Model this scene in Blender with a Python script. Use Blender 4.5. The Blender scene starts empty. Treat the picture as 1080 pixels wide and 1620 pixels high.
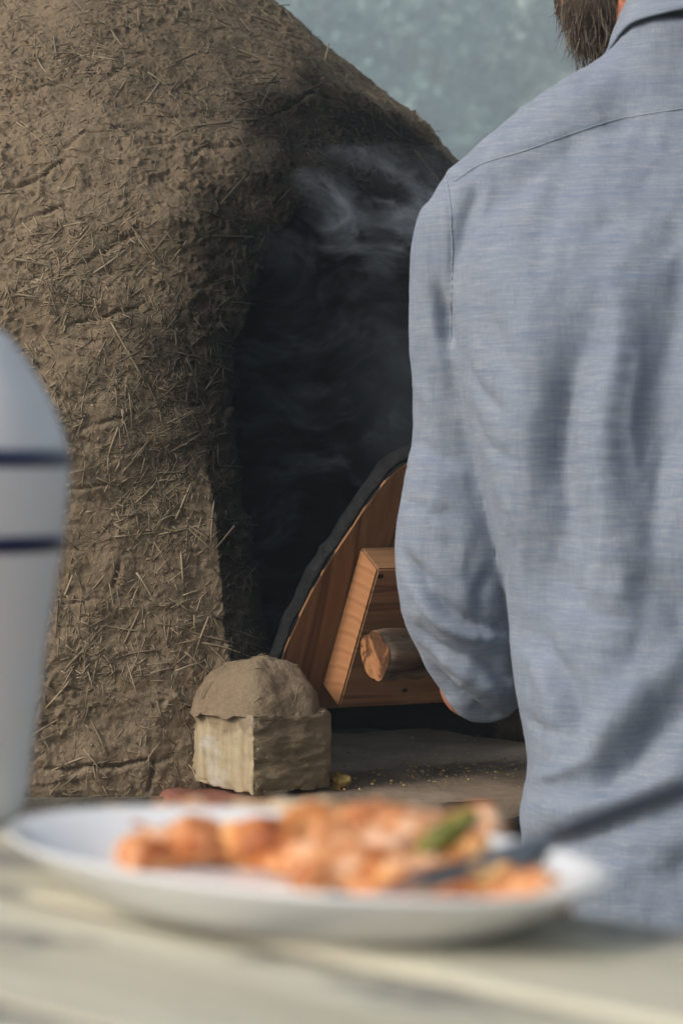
import bpy, bmesh, math, random
import numpy as np
from mathutils import Vector, Matrix

random.seed(7)
rng = np.random.default_rng(7)
R = math.radians
sc = bpy.context.scene
C = sc.collection

# ------------------------------------------------------------------ camera
CAM_Z, PITCH, FPX = 1.07, R(1.6), 85 / 36 * 1620
cd = bpy.data.cameras.new('camera'); cam = bpy.data.objects.new('camera', cd); C.objects.link(cam)
cam.location = (0, 0, CAM_Z); cam.rotation_euler = (R(90) - PITCH, 0, 0)
cd.sensor_fit = 'VERTICAL'; cd.sensor_height = 36; cd.sensor_width = 24; cd.lens = 85
cd.clip_start = 0.05; cd.clip_end = 3000
cd.dof.use_dof = True; cd.dof.focus_distance = 2.76; cd.dof.aperture_fstop = 8.0; cd.dof.aperture_blades = 0
sc.camera = cam

# ------------------------------------------------------------------ world, sun, exposure
SUN = Vector((-0.84, -0.48, 0.62)).normalized()
w = bpy.data.worlds.new('World'); sc.world = w; w.use_nodes = True
wn = w.node_tree.nodes; wl = w.node_tree.links; wn.clear()
sky = wn.new('ShaderNodeTexSky'); sky.sky_type = 'NISHITA'; sky.sun_disc = False
sky.sun_elevation = math.asin(SUN.z); sky.sun_rotation = math.atan2(SUN.x, SUN.y) % (2 * math.pi)
sky.air_density = 0.7; sky.dust_density = 5.0; sky.ozone_density = 1.0
bg = wn.new('ShaderNodeBackground'); bg.inputs['Strength'].default_value = 0.07
wo = wn.new('ShaderNodeOutputWorld'); hs = wn.new('ShaderNodeHueSaturation'); hs.inputs['Saturation'].default_value = .72; wl.new(sky.outputs[0], hs.inputs['Color']); wl.new(hs.outputs[0], bg.inputs[0]); wl.new(bg.outputs[0], wo.inputs[0])
sl = bpy.data.lights.new('sun', 'SUN'); sun = bpy.data.objects.new('sun', sl); C.objects.link(sun)
sl.energy = 1.5; sl.angle = R(24); sl.color = (1.0, 0.93, 0.84)
sun.rotation_euler = SUN.to_track_quat('Z', 'Y').to_euler(); sun.location = (-5, -3, 8)
sc.view_settings.view_transform = 'Standard'; sc.view_settings.look = 'None'
sc.view_settings.exposure = 1.2; sc.view_settings.gamma = 1.0; sc.view_settings.use_curve_mapping = False
sc.cycles.use_denoising = True
sc.cycles.max_bounces = 6; sc.cycles.transparent_max_bounces = 8; sc.cycles.volume_bounces = 1
sc.cycles.volume_step_rate = 0.35; sc.cycles.volume_max_steps = 160

# ------------------------------------------------------------------ helpers
def ray(px, py):
    d = np.array([(px - 540) / FPX, 1.0, (810 - py) / FPX])
    c, s = math.cos(PITCH), math.sin(PITCH)
    return np.array([d[0], c * d[1] + s * d[2], -s * d[1] + c * d[2]])
def at(px, py, Y):
    d = ray(px, py); k = Y / d[1]
    return np.array([d[0] * k, Y, CAM_Z + d[2] * k])
def on_plane(px, py, o, n):
    d = ray(px, py); o = np.asarray(o) - np.array([0, 0, CAM_Z])
    return d * (o @ n) / (d @ n) + np.array([0, 0, CAM_Z])
def topx(P):
    P = np.asarray(P, float); q = P - np.array([0, 0, CAM_Z])
    c, s = math.cos(PITCH), math.sin(PITCH)
    dep = c * q[:, 1] - s * q[:, 2]; up = s * q[:, 1] + c * q[:, 2]
    return np.stack([540 + FPX * q[:, 0] / dep, 810 - FPX * up / dep], 1)

_perm = np.concatenate([rng.permutation(256)] * 3)
_grad = rng.normal(size=(256, 3)); _grad /= np.linalg.norm(_grad, axis=1, keepdims=True)
def perlin(P):
    P = np.asarray(P, float); i = np.floor(P).astype(int); f = P - i; i &= 255
    u = f * f * f * (f * (f * 6 - 15) + 10)
    out = 0
    for dx in (0, 1):
        for dy in (0, 1):
            for dz in (0, 1):
                h = _perm[_perm[_perm[(i[:, 0] + dx) & 255] + ((i[:, 1] + dy) & 255)] + ((i[:, 2] + dz) & 255)]
                g = _grad[h]
                v = g[:, 0] * (f[:, 0] - dx) + g[:, 1] * (f[:, 1] - dy) + g[:, 2] * (f[:, 2] - dz)
                wx = u[:, 0] if dx else 1 - u[:, 0]
                wy = u[:, 1] if dy else 1 - u[:, 1]
                wz = u[:, 2] if dz else 1 - u[:, 2]
                out = out + v * wx * wy * wz
    return out * 1.5
def fbm(P, oct=4, gain=.5):
    P = np.asarray(P, float); a = 1; s = 0; o = 0
    for k in range(oct):
        o = o + a * perlin(P * 2 ** k + 17.3 * k); s += a; a *= gain
    return o / s
def sstep(a, b, x):
    t = np.clip((x - a) / (b - a), 0, 1); return t * t * (3 - 2 * t)

def put(name, me, m=None, parent=None, smooth=True):
    o = bpy.data.objects.new(name, me); C.objects.link(o)
    if m is not None:
        me.materials.clear(); me.materials.append(m)
    if parent is not None: o.parent = parent
    if smooth: me.polygons.foreach_set('use_smooth', [True] * len(me.polygons))
    return o
def mesh(v, f, name='m'):
    me = bpy.data.meshes.new(name); me.from_pydata([tuple(map(float, p)) for p in v], [], [tuple(int(i) for i in q) for q in f]); me.update(); return me
def from_bm(bm, name='m'):
    me = bpy.data.meshes.new(name); bm.to_mesh(me); bm.free(); return me
def verts(me):
    a = np.empty(len(me.vertices) * 3); me.vertices.foreach_get('co', a); return a.reshape(-1, 3)
def norms(me):
    a = np.empty(len(me.vertices) * 3); me.vertices.foreach_get('normal', a); return a.reshape(-1, 3)
def setv(me, a):
    me.vertices.foreach_set('co', np.ascontiguousarray(a).ravel()); me.update()
def thing(o, label, cat, group=None):
    o['label'] = label; o['category'] = cat
    if group: o['group'] = group
    return o
def empty(name, loc=(0, 0, 0)):
    o = bpy.data.objects.new(name, None); C.objects.link(o); o.location = loc; o.empty_display_size = .1; return o
def under(o, parent):           # keep world coordinates under an Empty that is moved but not rotated
    o.parent = parent; o.matrix_parent_inverse = Matrix.Translation(-Vector(parent.location)); return o

def frame_from(d, upv=(0, 0, 1)):
    d = np.asarray(d, float); d = d / np.linalg.norm(d)
    a = np.cross(upv, d)
    if np.linalg.norm(a) < 1e-3: a = np.cross((1, 0, 0), d)
    a /= np.linalg.norm(a); b = np.cross(d, a); return a, b, d
def tube(path, rad, n=16, cap=True, upv=(0, 0, 1)):
    """closed tapered tube; rad entries are r or (ra, rb)"""
    path = np.asarray(path, float); V = []; F = []
    for i, p in enumerate(path):
        t = path[min(i + 1, len(path) - 1)] - path[max(i - 1, 0)]
        a, b, _ = frame_from(t, upv)
        ra, rb = rad[i] if isinstance(rad[i], (tuple, list)) else (rad[i], rad[i])
        for k in range(n):
            th = 2 * math.pi * k / n
            V.append(p + a * ra * math.cos(th) + b * rb * math.sin(th))
    for i in range(len(path) - 1):
        for k in range(n):
            F.append((i * n + k, i * n + (k + 1) % n, (i + 1) * n + (k + 1) % n, (i + 1) * n + k))
    if cap:
        F.append(tuple(range(n - 1, -1, -1))); F.append(tuple((len(path) - 1) * n + k for k in range(n)))
    return V, F
def spline(pts, n):
    """Catmull-Rom resample of rows (any width)"""
    P = np.asarray(pts, float); P = np.vstack([2 * P[0] - P[1], P, 2 * P[-1] - P[-2]]); out = []
    m = len(P) - 3
    for s in np.linspace(0, m - 1e-9, n):
        i = int(s); t = s - i; p0, p1, p2, p3 = P[i:i + 4]
        out.append(.5 * (2 * p1 + (p2 - p0) * t + (2 * p0 - 5 * p1 + 4 * p2 - p3) * t ** 2 + (3 * p1 - p0 - 3 * p2 + p3) * t ** 3))
    return np.array(out)
def ball(c, r, n=16, rot=None):
    V = []; F = []
    c = np.asarray(c, float); r = np.asarray(r if hasattr(r, '__len__') else (r, r, r), float)
    for i in range(1, n):
        ph = math.pi * i / n
        for k in range(2 * n):
            th = math.pi * k / n; p = np.array([math.sin(ph) * math.cos(th), math.sin(ph) * math.sin(th), math.cos(ph)]) * r
            if rot is not None: p = rot @ p
            V.append(c + p)
    top = np.array([0, 0, r[2]]); 
    if rot is not None: top = rot @ top
    V += [c + top, c - top]; m = 2 * n
    for i in range(n - 2):
        for k in range(m): F.append((i * m + k, (i + 1) * m + k, (i + 1) * m + (k + 1) % m, i * m + (k + 1) % m))
    a, b = len(V) - 2, len(V) - 1
    for k in range(m):
        F.append((a, k, (k + 1) % m)); F.append((b, (n - 2) * m + (k + 1) % m, (n - 2) * m + k))
    return V, F
def merge(parts):
    V = []; F = []
    for v, f in parts:
        o = len(V); V += list(v); F += [tuple(i + o for i in q) for q in f]
    return V, F
def remesh(me, voxel, smooth=0):
    o = bpy.data.objects.new('tmp', me); C.objects.link(o)
    md = o.modifiers.new('r', 'REMESH'); md.mode = 'VOXEL'; md.voxel_size = voxel
    if smooth:
        s = o.modifiers.new('s', 'SMOOTH'); s.iterations = smooth; s.factor = .5
    dg = bpy.context.evaluated_depsgraph_get()
    out = bpy.data.meshes.new_from_object(o.evaluated_get(dg)); bpy.data.objects.remove(o); return out
def smoothed(me, it):
    o = bpy.data.objects.new('tmp', me); C.objects.link(o)
    s = o.modifiers.new('s', 'SMOOTH'); s.iterations = it; s.factor = .5
    out = bpy.data.meshes.new_from_object(o.evaluated_get(bpy.context.evaluated_depsgraph_get())); bpy.data.objects.remove(o); return out
def boolean(me, cut, op='DIFFERENCE'):
    a = bpy.data.objects.new('a', me); b = bpy.data.objects.new('b', cut); C.objects.link(a); C.objects.link(b)
    md = a.modifiers.new('b', 'BOOLEAN'); md.operation = op; md.object = b; md.solver = 'EXACT'
    dg = bpy.context.evaluated_depsgraph_get()
    out = bpy.data.meshes.new_from_object(a.evaluated_get(dg)); bpy.data.objects.remove(a); bpy.data.objects.remove(b); return out
def rough_box(size, cuts, amp, freq, seed, roundness=.12, extra=None):
    bm = bmesh.new(); bmesh.ops.create_cube(bm, size=2)
    bmesh.ops.subdivide_edges(bm, edges=bm.edges[:], cuts=cuts, use_grid_fill=True)
    me = from_bm(bm); v = verts(me)
    r = np.linalg.norm(v, axis=1, keepdims=True); k = np.max(np.abs(v), axis=1, keepdims=True)
    rd = v * k / r * 1.25
    edge = np.sort(np.abs(v), axis=1)[:, 1:2]
    v = v * (1 - roundness * edge ** 6) + rd * roundness * edge ** 6 * .75
    v = v * np.array(size) / 2; setv(me, v); n = norms(me)
    d = fbm(v * freq + seed * 7.7, 4) * amp
    v = v + n * d[:, None]
    if extra is not None: v = extra(v, n)
    setv(me, v); return me
def rotz(a):
    c, s = math.cos(a), math.sin(a); return np.array([[c, -s, 0], [s, c, 0], [0, 0, 1]])

# ------------------------------------------------------------------ materials
class Mat:
    def __init__(s, name, rough=.8, spec=.3):
        s.m = bpy.data.materials.new(name); s.m.use_nodes = True; s.t = s.m.node_tree
        s.b = s.t.nodes['Principled BSDF']; s.b.inputs['Roughness'].default_value = rough
        s.b.inputs['Specular IOR Level'].default_value = spec
        s.out = [n for n in s.t.nodes if n.type == 'OUTPUT_MATERIAL'][0]
        s.co = s.t.nodes.new('ShaderNodeTexCoord')
    def n(s, ty, **kw):
        x = s.t.nodes.new(ty)
        for k, v in kw.items(): setattr(x, k, v)
        return x
    def l(s, a, b): s.t.links.new(a, b)
    def map(s, scale=(1, 1, 1), rot=(0, 0, 0), src='Object', loc=(0, 0, 0)):
        x = s.n('ShaderNodeMapping'); x.inputs['Scale'].default_value = scale; x.inputs['Rotation'].default_value = rot
        x.inputs['Location'].default_value = loc
        s.l(s.co.outputs[src], x.inputs['Vector']); return x.outputs[0]
    def noise(s, vec, scale, detail=4, rough=.55, dist=0):
        x = s.n('ShaderNodeTexNoise'); x.inputs['Scale'].default_value = scale; x.inputs['Detail'].default_value = detail
        x.inputs['Roughness'].default_value = rough; x.inputs['Distortion'].default_value = dist
        s.l(vec, x.inputs['Vector']); return x.outputs['Fac']
    def ramp(s, fac, stops):
        x = s.n('ShaderNodeValToRGB'); e = x.color_ramp.elements
        while len(e) < len(stops): e.new(.5)
        for q, (p, c) in zip(e, stops):
            q.position = p; q.color = (*c, 1) if len(c) == 3 else c
        s.l(fac, x.inputs[0]); return x.outputs[0]
    def mix(s, fac, a, b, mode='MIX'):
        x = s.n('ShaderNodeMix', data_type='RGBA', blend_type=mode)
        for i, v in ((0, fac), (6, a), (7, b)):
            if isinstance(v, (int, float)): x.inputs[i].default_value = v
            elif isinstance(v, tuple): x.inputs[i].default_value = (*v, 1)
            else: s.l(v, x.inputs[i])
        return x.outputs[2]
    def math(s, op, a, b=0.0, c=0.0):
        x = s.n('ShaderNodeMath', operation=op)
        for i, v in enumerate((a, b, c)):
            if isinstance(v, (int, float)): x.inputs[i].default_value = v
            else: s.l(v, x.inputs[i])
        return x.outputs[0]
    def attr(s, name, out='Fac'):
        x = s.n('ShaderNodeAttribute'); x.attribute_name = name; return x.outputs[out]
    def rand(s): return s.n('ShaderNodeObjectInfo').outputs['Random']
    def color(s, c):
        if isinstance(c, tuple): s.b.inputs['Base Color'].default_value = (*c, 1)
        else: s.l(c, s.b.inputs['Base Color'])
        return s
    def bump(s, h, strength=.5, dist=.005, prev=None):
        x = s.n('ShaderNodeBump'); x.inputs['Strength'].default_value = strength; x.inputs['Distance'].default_value = dist
        s.l(h, x.inputs['Height'])
        if prev is not None: s.l(prev, x.inputs['Normal'])
        s.l(x.outputs[0], s.b.inputs['Normal']); return x.outputs[0]

# --- oven layout, used by its materials too
OC = np.array([-0.36, 3.50, 0.67])            # centre of the oven's foot
MPHI = R(40); MD = np.array([math.sin(MPHI), -math.cos(MPHI), 0]); MT = np.array([math.cos(MPHI), math.sin(MPHI), 0])

def mud_mat(name, soot_shade=True, tint=1.0):
    M = Mat(name, .95, .12); o = M.map()
    n1 = M.noise(o, 5, 5, .6); n2 = M.noise(o, 38, 6, .65); n3 = M.noise(o, 230, 4, .7)
    base = M.ramp(n1, [(.3, (.155 * tint, .108 * tint, .063 * tint)), (.5, (.222 * tint, .158 * tint, .095 * tint)), (.72, (.285 * tint, .212 * tint, .134 * tint))])
    c = M.mix(M.math('MULTIPLY', M.ramp(n2, [(.35, (0, 0, 0)), (.7, (1, 1, 1))]), .55), base, (.285 * tint, .222 * tint, .150 * tint))
    c = M.mix(M.ramp(n2, [(.30, (1, 1, 1)), (.44, (0, 0, 0))]), c, (.095, .070, .048))
    c = M.mix(.35, c, M.ramp(n3, [(.3, (.09, .068, .048)), (.7, (.31, .255, .185))]))
    if soot_shade:
        c = M.mix(M.attr('soot_shade'), c, (.016, .0135, .0115))
    M.color(c)
    n4 = M.noise(o, 620, 3, .6); n5 = M.noise(o, 110, 5, .7)
    b1 = M.bump(n2, .45, .005); b1 = M.bump(n5, .6, .0035, b1); b1 = M.bump(n3, .7, .0022, b1); M.bump(n4, .6, .001, b1)
    return M.m
mud = mud_mat('mud'); mud_cap_m = mud_mat('mud_cap', False, 1.1)

def straw_mat():
    M = Mat('straw', .6, .3); t = M.attr('tone')
    c = M.ramp(t, [(0, (.115, .086, .056)), (.5, (.245, .19, .122)), (1, (.40, .32, .21))])
    M.color(M.mix(M.attr('soot_shade'), c, (.02, .017, .014))); return M.m
straw_m = straw_mat()

def wood_mat(name, dark, mid, light, axis='x', scale=1.0, rough=.55, rings=True, contrast=1.0, fine=1.0):
    M = Mat(name, rough, .3)
    sc_ = {'x': (1.2, 16, 16), 'y': (16, 1.2, 16), 'z': (16, 16, 1.2)}[axis]
    o = M.map(tuple(scale * q for q in sc_)); n0 = M.noise(o, 1, 3, .5, .3)
    wv = M.n('ShaderNodeMath', operation='SINE')
    M.l(M.math('MULTIPLY', n0, 46.0 * contrast), wv.inputs[0])
    g = M.math('MULTIPLY_ADD', wv.outputs[0], .5, .5)
    o2 = M.map(tuple(scale * q * 9 for q in sc_)); n2 = M.noise(o2, 1, 3, .6)
    o3 = M.map((1, 1, 1)); n3 = M.noise(o3, 7 * scale, 3)
    c = M.ramp(g, [(0, mid), (.55, light), (.88, mid), (1, dark)])
    c = M.mix(M.math('MULTIPLY', M.ramp(n2, [(.4, (0, 0, 0)), (.7, (1, 1, 1))]), .4), c, dark)
    c = M.mix(M.math('MULTIPLY', M.ramp(n3, [(.4, (0, 0, 0)), (.75, (1, 1, 1))]), .45), c, dark)
    M.color(c); b = M.bump(g, .25, .001); M.bump(n2, .35, .0012, b); return M
# door: reddish conifer boards
door_m = wood_mat('door_wood', (.115, .052, .023), (.225, .112, .050), (.280, .148, .070), 'z', 1.0, .78).m
panel_m = wood_mat('panel_wood', (.135, .065, .030), (.245, .125, .058), (.315, .170, .083), 'x', 1.0, .78).m
end_m = None
def end_grain():
    M = Mat('end_grain', .6, .25)
    wv = M.n('ShaderNodeTexWave', wave_type='RINGS', rings_direction='X'); wv.inputs['Scale'].default_value = 15
    wv.inputs['Distortion'].default_value = 1.2; wv.inputs['Detail'].default_value = 2; wv.inputs['Detail Scale'].default_value = 1.2
    M.l(M.map((1, 1, 1), loc=(.0, .05, .12)), wv.inputs['Vector'])
    n = M.noise(M.map(), 60, 4)
    c = M.ramp(wv.outputs['Fac'], [(0, (.36, .165, .07)), (.7, (.41, .20, .09)), (1, (.31, .135, .055))])
    c = M.mix(M.math('MULTIPLY', n, .35), c, (.30, .14, .07)); M.color(c); M.bump(wv.outputs['Fac'], .2, .001); return M.m
end_m = end_grain()
def char_mat():
    M = Mat('charred_wood', .85, .2); o = M.map(); n = M.noise(o, 55, 5, .65); n2 = M.noise(o, 14, 3)
    M.color(M.ramp(n, [(.35, (.005, .005, .006)), (.62, (.014, .014, .015)), (.8, (.035, .035, .037))]))
    b = M.bump(n, .8, .004); M.bump(n2, .5, .006, b); return M.m
char_m = char_mat()
def bark_mat():
    M = Mat('bark', .85, .2); o = M.map((6, 30, 30)); n = M.noise(o, 1.2, 5, .6, .4); n2 = M.noise(M.map(), 22, 4)
    c = M.ramp(n, [(.36, (.022, .016, .012)), (.5, (.085, .062, .044)), (.70, (.20, .155, .112))])
    c = M.mix(M.ramp(n2, [(.5, (0, 0, 0)), (.68, (.8, .8, .8))]), c, (.09, .05, .028)); M.color(c); M.bump(n, 1.0, .006); return M.m
bark_m = bark_mat()
def cut_mat():
    M = Mat('cut_log_end', .75, .2); n = M.noise(M.map(loc=(.3, .2, .1)), 34, 4, .6, .8)
    n2 = M.noise(M.map(), 130, 3)
    c = M.ramp(n, [(.40, (.025, .013, .008)), (.49, (.11, .045, .018)), (.55, (.34, .155, .065)), (.8, (.46, .24, .11))])
    c = M.mix(M.math('MULTIPLY', n2, .3), c, (.3, .13, .05)); M.color(c); M.bump(n2, .5, .002); return M.m
cut_m = cut_mat()
def linen():
    M = Mat('linen', .92, .12)
    M.b.inputs['Sheen Weight'].default_value = .12
    w1 = M.noise(M.map((24, 24, 420)), 1, 5, .62, .25)          # weft slubs, long and thin
    w2 = M.noise(M.map((40, 40, 800)), 1, 3, .6)
    w3 = M.noise(M.map((700, 700, 20)), 1, 2, .5)             # warp
    big = M.noise(M.map(), 9, 4)
    w0 = M.noise(M.map((5, 5, 120)), 1, 3, .6, .3)
    c = M.ramp(w1, [(.25, (.165, .208, .290)), (.50, (.212, .245, .308)), (.75, (.258, .288, .335))])
    c = M.mix(M.math('MULTIPLY', M.ramp(w0, [(.35, (0, 0, 0)), (.70, (1, 1, 1))]), .42), c, (.315, .335, .360))
    c = M.mix(M.math('MULTIPLY', M.ramp(w2, [(.48, (0, 0, 0)), (.72, (1, 1, 1))]), .55), c, (.39, .41, .43))
    c = M.mix(M.math('MULTIPLY', M.ramp(w3, [(.45, (0, 0, 0)), (.75, (1, 1, 1))]), .40), c, (.095, .145, .250))
    c = M.mix(M.math('MULTIPLY', M.ramp(big, [(.35, (0, 0, 0)), (.7, (1, 1, 1))]), .30), c, (.175, .215, .290))
    M.color(c); b = M.bump(w1, .18, .0010); b = M.bump(w3, .2, .0006, b); return M.m
linen_m = linen()
def cloth(name, a, b):
    M = Mat(name, .9, .1); n = M.noise(M.map((60, 60, 400)), 1, 4); M.color(M.ramp(n, [(.3, a), (.7, b)])); M.bump(n, .3, .001); return M.m
seam_m = cloth('seam_thread', (.27, .31, .38), (.36, .40, .46))
trouser_m = cloth('trouser_cloth', (.035, .045, .075), (.06, .075, .115))
def skin():
    M = Mat('skin', .5, .35); M.b.inputs['Subsurface Weight'].default_value = .12; M.b.inputs['Subsurface Radius'].default_value = (.01, .004, .002)
    n = M.noise(M.map(), 30, 4); M.color(M.ramp(n, [(.3, (.40, .145, .085)), (.7, (.52, .215, .13))])); M.bump(M.noise(M.map(), 400, 3), .2, .0008); return M.m
skin_m = skin()
def hair():
    M = Mat('hair', .5, .4); t = M.attr('tone')
    M.color(M.ramp(t, [(0, (.022, .015, .010)), (.40, (.085, .056, .036)), (.75, (.20, .15, .105)), (1, (.42, .37, .31))])); return M.m
hair_m = hair()
def limestone(name, sawn):
    M = Mat(name, .9, .15)
    n = M.noise(M.map((3, 3, 3)), 6, 5, .6); n2 = M.noise(M.map(), 120, 4, .65)
    st = M.noise(M.map((75, 75, 7)), 1, 4, .6, .3)
    if sawn:
        c = M.ramp(st, [(.30, (.30, .235, .14)), (.5, (.385, .315, .20)), (.72, (.45, .38, .26))])
        c = M.mix(M.ramp(n, [(.52, (0, 0, 0)), (.66, (.85, .85, .85))]), c, (.46, .44, .40))
        c = M.mix(M.ramp(n, [(.30, (.8, .8, .8)), (.42, (0, 0, 0))]), c, (.25, .195, .13))
    else:
        c = M.ramp(n, [(.3, (.19, .14, .082)), (.55, (.29, .225, .135)), (.75, (.36, .285, .17))])
        c = M.mix(M.math('MULTIPLY', n2, .5), c, (.17, .13, .085))
    sz = M.n('ShaderNodeSeparateXYZ'); M.l(M.co.outputs['Object'], sz.inputs[0])
    sm = M.math('ADD', M.math('MULTIPLY', sz.outputs['Z'], 9.0), M.noise(M.map(), 42, 5, .6))
    c = M.mix(M.math('MULTIPLY', M.ramp(sm, [(.66, (0, 0, 0)), (.80, (1, 1, 1))]), .85), c, (.235, .175, .115))
    M.color(c); b = M.bump(n2, .5, .002)
    if not sawn: M.bump(M.noise(M.map((30, 30, 85)), 1, 5, .65, .6), .8, .006, b)
    return M.m
lime_sawn = limestone('limestone_sawn', True); lime_split = limestone('limestone_split', False)
def stone(name, a, b, c_):
    M = Mat(name, .88, .2); n = M.noise(M.map(), 11, 5, .62); n2 = M.noise(M.map(), 90, 5, .65)
    c = M.ramp(n, [(.3, a), (.55, b), (.8, c_)]); c = M.mix(M.math('MULTIPLY', n2, .45), c, a); M.color(c)
    b1 = M.bump(n2, .6, .004); return M.m
dark_stone = stone('dark_stone', (.012, .012, .012), (.03, .03, .028), (.085, .08, .07))
grey_stone = stone('grey_stone', (.07, .062, .052), (.15, .135, .11), (.26, .24, .2))
red_stone = stone('red_stone', (.17, .065, .045), (.30, .13, .095), (.42, .24, .19))
hearth_m = stone('hearth_stone', (.17, .128, .092), (.30, .235, .175), (.42, .34, .26))
def glaze(name, c, rough=.18):
    M = Mat(name, rough, .5); M.color(c); M.b.inputs['Coat Weight'].default_value = .3; return M.m
plate_m = glaze('white_glaze', (.74, .75, .77)); bottle_m = glaze('white_enamel', (.68, .68, .70), .6); navy_m = glaze('navy_enamel', (.006, .010, .065), .3)
steel = Mat('steel', .3, .5); steel.color((.22, .23, .25)); steel.b.inputs['Metallic'].default_value = 1; steel_m = steel.m; handle_m = Mat('dark_handle', .4, .4).color((.035, .04, .055)).m
def table_mat():
    M = Mat('weathered_board', .75, .25); r = M.rand()
    n = M.noise(M.map((3.0, 34, 34)), 1, 5, .6, .5); n2 = M.noise(M.map((14, 150, 150)), 1, 4, .6); n3 = M.noise(M.map((5.5, 8, 8)), 2.0, 4, .62)
    c = M.ramp(n, [(.30, (.36, .33, .24)), (.5, (.53, .50, .39)), (.7, (.64, .62, .51))])
    c = M.mix(M.ramp(n3, [(.38, (.85, .85, .85)), (.48, (0, 0, 0))]), c, (.19, .18, .17))
    c = M.mix(M.math('MULTIPLY', M.ramp(n3, [(.54, (0, 0, 0)), (.68, (1, 1, 1))]), .6), c, (.56, .51, .40))
    c = M.mix(M.math('MULTIPLY', M.ramp(n2, [(.45, (0, 0, 0)), (.7, (1, 1, 1))]), .3), c, (.2, .18, .14)); M.color(c)
    M.bump(n2, .4, .002); return M.m
table_m = table_mat()
def food_mat(name, a, b, c_, s=55):
    M = Mat(name, .5, .4); n = M.noise(M.map(), s, 4, .6, .4); n2 = M.noise(M.map(), s * 4, 3)
    c = M.ramp(n, [(.36, a), (.5, b), (.62, c_)]); M.color(c); M.bump(n2, .5, .002); return M.m
food_m = [food_mat('baked_orange', (.26, .06, .012), (.66, .23, .055), (.80, .48, .20)),
          food_mat('baked_salmon', (.40, .11, .03), (.74, .33, .13), (.84, .56, .38)),
          food_mat('baked_cream', (.40, .16, .05), (.72, .50, .26), (.82, .64, .46))]
leaf_green = food_mat('herb_green', (.07, .08, .012), (.15, .16, .028), (.25, .24, .06))
yellow_m = food_mat('corn_yellow', (.16, .09, .015), (.34, .21, .04), (.45, .33, .1), 120)
def foliage(name, a, b):
    M = Mat(name, .7, .2); t = M.attr('tone'); M.color(M.ramp(t, [(0, a), (1, b)])); M.b.inputs['Transmission Weight'].default_value = 0; return M.m
fol = [foliage('foliage_blue_green', (.03, .06, .07), (.20, .29, .26)), foliage('foliage_green', (.03, .06, .05), (.21, .29, .21)), foliage('foliage_silver', (.06, .10, .10), (.36, .43, .36))]
trunk_m = stone('tree_bark', (.04, .03, .022), (.08, .062, .048), (.13, .11, .09))
def ground_mat():
    M = Mat('ground', .95, .1); n = M.noise(M.map(), .35, 6, .6); n2 = M.noise(M.map(), 14, 5)
    c = M.ramp(n, [(.35, (.14, .115, .08)), (.6, (.10, .10, .055)), (.75, (.075, .09, .04))]); c = M.mix(M.math('MULTIPLY', n2, .4), c, (.2, .17, .13))
    M.color(c); M.bump(n2, .6, .02); return M.m

# ------------------------------------------------------------------ ground, hill
gb = bmesh.new(); bmesh.ops.create_grid(gb, x_segments=60, y_segments=60, size=900)
ground = put('ground', from_bm(gb), ground_mat()); ground['kind'] = 'structure'
hb = bmesh.new(); bmesh.ops.create_grid(hb, x_segments=90, y_segments=40, size=1)
hm = from_bm(hb); hv = verts(hm); hx = hv[:, 0] * 260; hy = 175 + hv[:, 1] * 105
hz = -1 + 40 * sstep(70, 215, hy) * (1 - .25 * sstep(230, 280, hy)) + 5 * fbm(np.stack([hx / 40, hy / 40, 0 * hx], 1), 4)
hz = np.where(hy < 76, -2, hz)
setv(hm, np.stack([hx, hy, hz], 1))
def hill_mat():
    M = Mat('hill_scrub', .95, .1); n = M.noise(M.map(), .12, 6, .65); M.color(M.ramp(n, [(.35, (.03, .05, .035)), (.6, (.07, .09, .055)), (.8, (.12, .12, .08))])); M.bump(n, .8, 1.0); return M.m
hill = put('hill', hm, hill_mat()); hill['kind'] = 'structure'

# ------------------------------------------------------------------ trees behind
def make_tree(x, y, h, cr, k, label):
    r2 = np.random.default_rng(int(abs(x * 31 + y * 17)) + k)
    root = empty('tree', (x, y, hill_z(x, y) - .3)); thing(root, label, 'tree', 'trees standing behind the oven')
    parts = [tube(spline([(0, 0, -.3), (.15, .05, h * .3), (-.1, .1, h * .55), (.05, 0, h * .8)], 9), list(np.linspace(.30, .07, 9) * h / 10), 9)]
    cl = []
    for i in range(36):
        u = r2.normal(size=3); u /= np.linalg.norm(u); rr = r2.uniform(.35, 1) ** .5
        c = np.array([0, 0, h * .6]) + u * rr * np.array([cr, cr, h * .40]); cl.append((c, r2.uniform(.5, 1.2) * cr * .38))
        if i % 5 == 0:
            s = np.array([0, 0, h * r2.uniform(.25, .55)])
            parts.append(tube([s, s * .5 + c * .5 + np.array([0, 0, .2]), c], [.10 * h / 10, .06 * h / 10, .02], 6))
    put('trunk', mesh(*merge(parts)), trunk_m, root)
    V = []; F = []; T = []
    for c, r in cl:
        nl = 74; d = r2.normal(size=(nl, 3)); d /= np.linalg.norm(d, axis=1, keepdims=True)
        P = c + d * (r * r2.uniform(.3, 1, (nl, 1)) ** .6); ct = r2.uniform(0, .75)
        for p in P:
            a = r2.normal(size=3); a /= np.linalg.norm(a); b = np.cross(a, r2.normal(size=3)); b /= np.linalg.norm(b)
            s = r2.uniform(.22, .50); o = len(V)
            V += [p - a * s, p + b * s * .55, p + a * s, p - b * s * .55]; F.append((o, o + 1, o + 2, o + 3)); tt = np.clip(ct + r2.uniform(0, .25), 0, 1); T += [tt] * 4
    me = mesh(V, F); at_ = me.attributes.new('tone', 'FLOAT', 'POINT'); at_.data.foreach_set('value', T)
    put('crown', me, fol[k % 3], root, smooth=False)
def hill_z(x, y):
    i = int(np.argmin((hx - x) ** 2 + (hy - y) ** 2)); return float(hz[i])
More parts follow.
